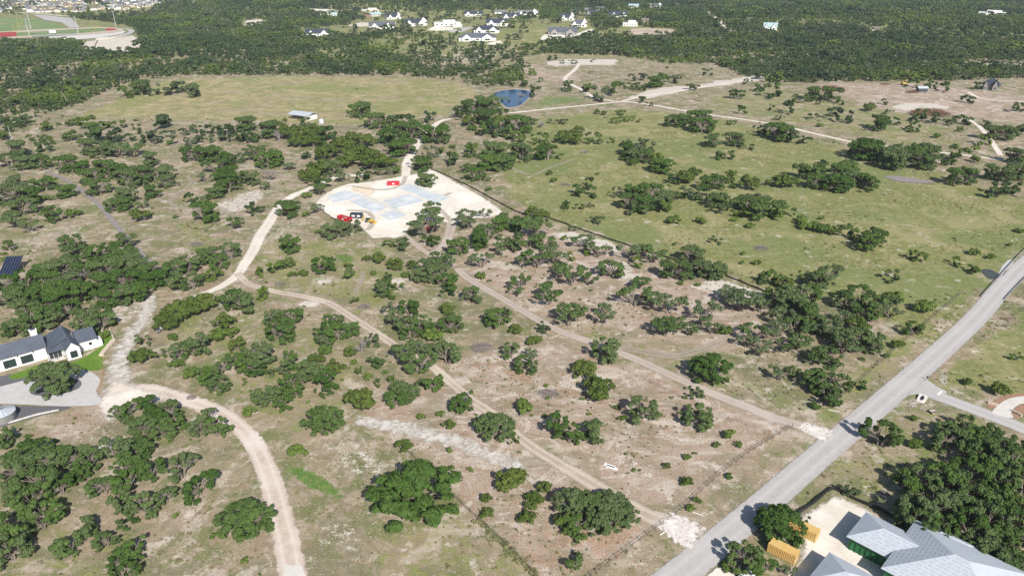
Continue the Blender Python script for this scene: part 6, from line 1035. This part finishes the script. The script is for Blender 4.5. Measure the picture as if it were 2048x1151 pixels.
def woodland():
    r = np.random.default_rng(77); P = W(WOODS)[:, :2]; xs, ys = [], []
    for y0, y1, st in ((480, 900, 6.2), (900, 1350, 7.6), (1350, 2350, 9.5)):
        a, b = np.meshgrid(np.arange(-1750, 1750, st), np.arange(y0, y1, st)); a = (a + r.uniform(-.48, .48, a.shape) * st).ravel(); b = (b + r.uniform(-.48, .48, b.shape) * st).ravel(); s = np.abs(a) < b * .80 + 130; xs.append(np.stack([a[s], b[s], np.full(s.sum(), st)], 1))
    Q = np.concatenate(xs); x, y, st = Q.T; k = inside(P, x, y); x, y, st = x[k], y[k], st[k]; keep = np.full(x.size, .9)
    patch = np.sin(x * .013 + 2 * np.sin(y * .011)) + np.sin(y * .017 + 1.7 * np.sin(x * .009 + 1)); keep = np.where(patch > 1.2, .4, keep)
    for pr, pl in THIN: keep = np.where(inside(W(pl)[:, :2], x, y), pr, keep)
    k = r.random(x.size) < keep; x, y, st = x[k], y[k], st[k]; k = clear_of(x, y, 3.0); x, y, st = x[k], y[k], st[k]; sc = st / 7.4 * np.exp(r.normal(0, .33, x.size)).clip(.45, 2.0)
    if SPOTS:
        S = np.array(SPOTS); x = np.concatenate([x, S[:, 0]]); y = np.concatenate([y, S[:, 1]]); sc = np.concatenate([sc, S[:, 3] / 9.0])
    pts = np.stack([x, y, hgt(x, y)], 1); print('woodland trees', len(x))
    instancer('woodland', pts, sc, far_protos(), 7, 'dense far oak and cedar woodland covering the hills', 5)
woodland()
def scrub():
    r = np.random.default_rng(78); n = 42000; y = 95 + 430 * r.random(n) ** .85; x = r.uniform(-1, 1, n) * (y * .72 + 45); cl = np.sin(x * .09 + 1.5 * np.sin(y * .07)) + np.sin(y * .11 + 1.3 * np.sin(x * .05)) + r.normal(size=n) * .6; k = cl > .35; x, y = x[k], y[k]; k = clear_of(x, y, .4); x, y = x[k], y[k]
    sc = r.uniform(.3, .8, x.size) * (1 + (r.random(x.size) < .05) * r.uniform(.4, 1.2, x.size)); print('tufts', len(x)); instancer('weeds', np.stack([x, y, hgt(x, y)], 1), sc, tuft_protos(), 4, 'scattered low weeds and grass tufts on the dry ground', 6)
    n = 5200; y = 100 + 480 * r.random(n) ** .8; x = r.uniform(-1, 1, n) * (y * .72 + 45); cl = np.sin(x * .06 + 1.5 * np.sin(y * .05)) + np.sin(y * .08 + 1.3 * np.sin(x * .04)) + r.normal(size=n) * .7; road = W([(1270, 1215), (1666, 888), (2066, 515)]); k = (cl > .9) & ~inside(np.array([road[0][:2], road[1][:2], road[2][:2], (400, 300), (300, 100)]), x, y) & ~inside(W([(1030, 240), (1450, 240), (2100, 420), (1990, 565), (1700, 600), (1300, 500), (1020, 400)])[:, :2], x, y); x, y = x[k], y[k]; k = clear_of(x, y, .8); x, y = x[k], y[k]; print('scrub', len(x))
    instancer('low_scrub', np.stack([x, y, hgt(x, y)], 1), np.exp(r.normal(-.95, .38, x.size)).clip(.15, .9), scrub_protos(), 4, 'scattered low green scrub between the oaks', 8)
    # vine strip over the fence that crosses the bare pasture
    S = spline(W([(955, 1040), (990, 1072), (1040, 1120), (1070, 1150)])[:, :2], .35); q = S + r.normal(size=S.shape) * .35; instancer('vines', np.column_stack([q, np.zeros(len(q))]), r.uniform(.9, 1.9, len(q)), bpy.data.collections['tuft_kinds'], 4, 'green vines smothering the wire fence', 9)
scrub()

# ---------------------------------------------------------------- air
hz = bpy.data.meshes.new('haze'); X0, X1, Y0, Y1, Z0, Z1 = -2600, 2600, -150, 2700, -1.5, 124.0
hz.from_pydata([(a, b, c) for c in (Z0, Z1) for a, b in ((X0, Y0), (X1, Y0), (X1, Y1), (X0, Y1))], [], [(0, 3, 2, 1), (4, 5, 6, 7), (0, 1, 5, 4), (1, 2, 6, 5), (2, 3, 7, 6), (3, 0, 4, 7)])
hm = bpy.data.materials.new('pale_air'); nt, n, l = nodes_of(hm); n.remove(n['Principled BSDF']); pv = n.new('ShaderNodeVolumePrincipled'); pv.inputs['Color'].default_value = (0.80, 0.90, 1.0, 1); pv.inputs['Density'].default_value = 0.00007; pv.inputs['Anisotropy'].default_value = 0.0; l.new(pv.outputs[0], n['Material Output'].inputs['Volume'])
hz.materials.append(hm); hazeo = link('haze', hz); setp(hazeo, 'thin pale summer haze over the land', None, None, 'stuff')
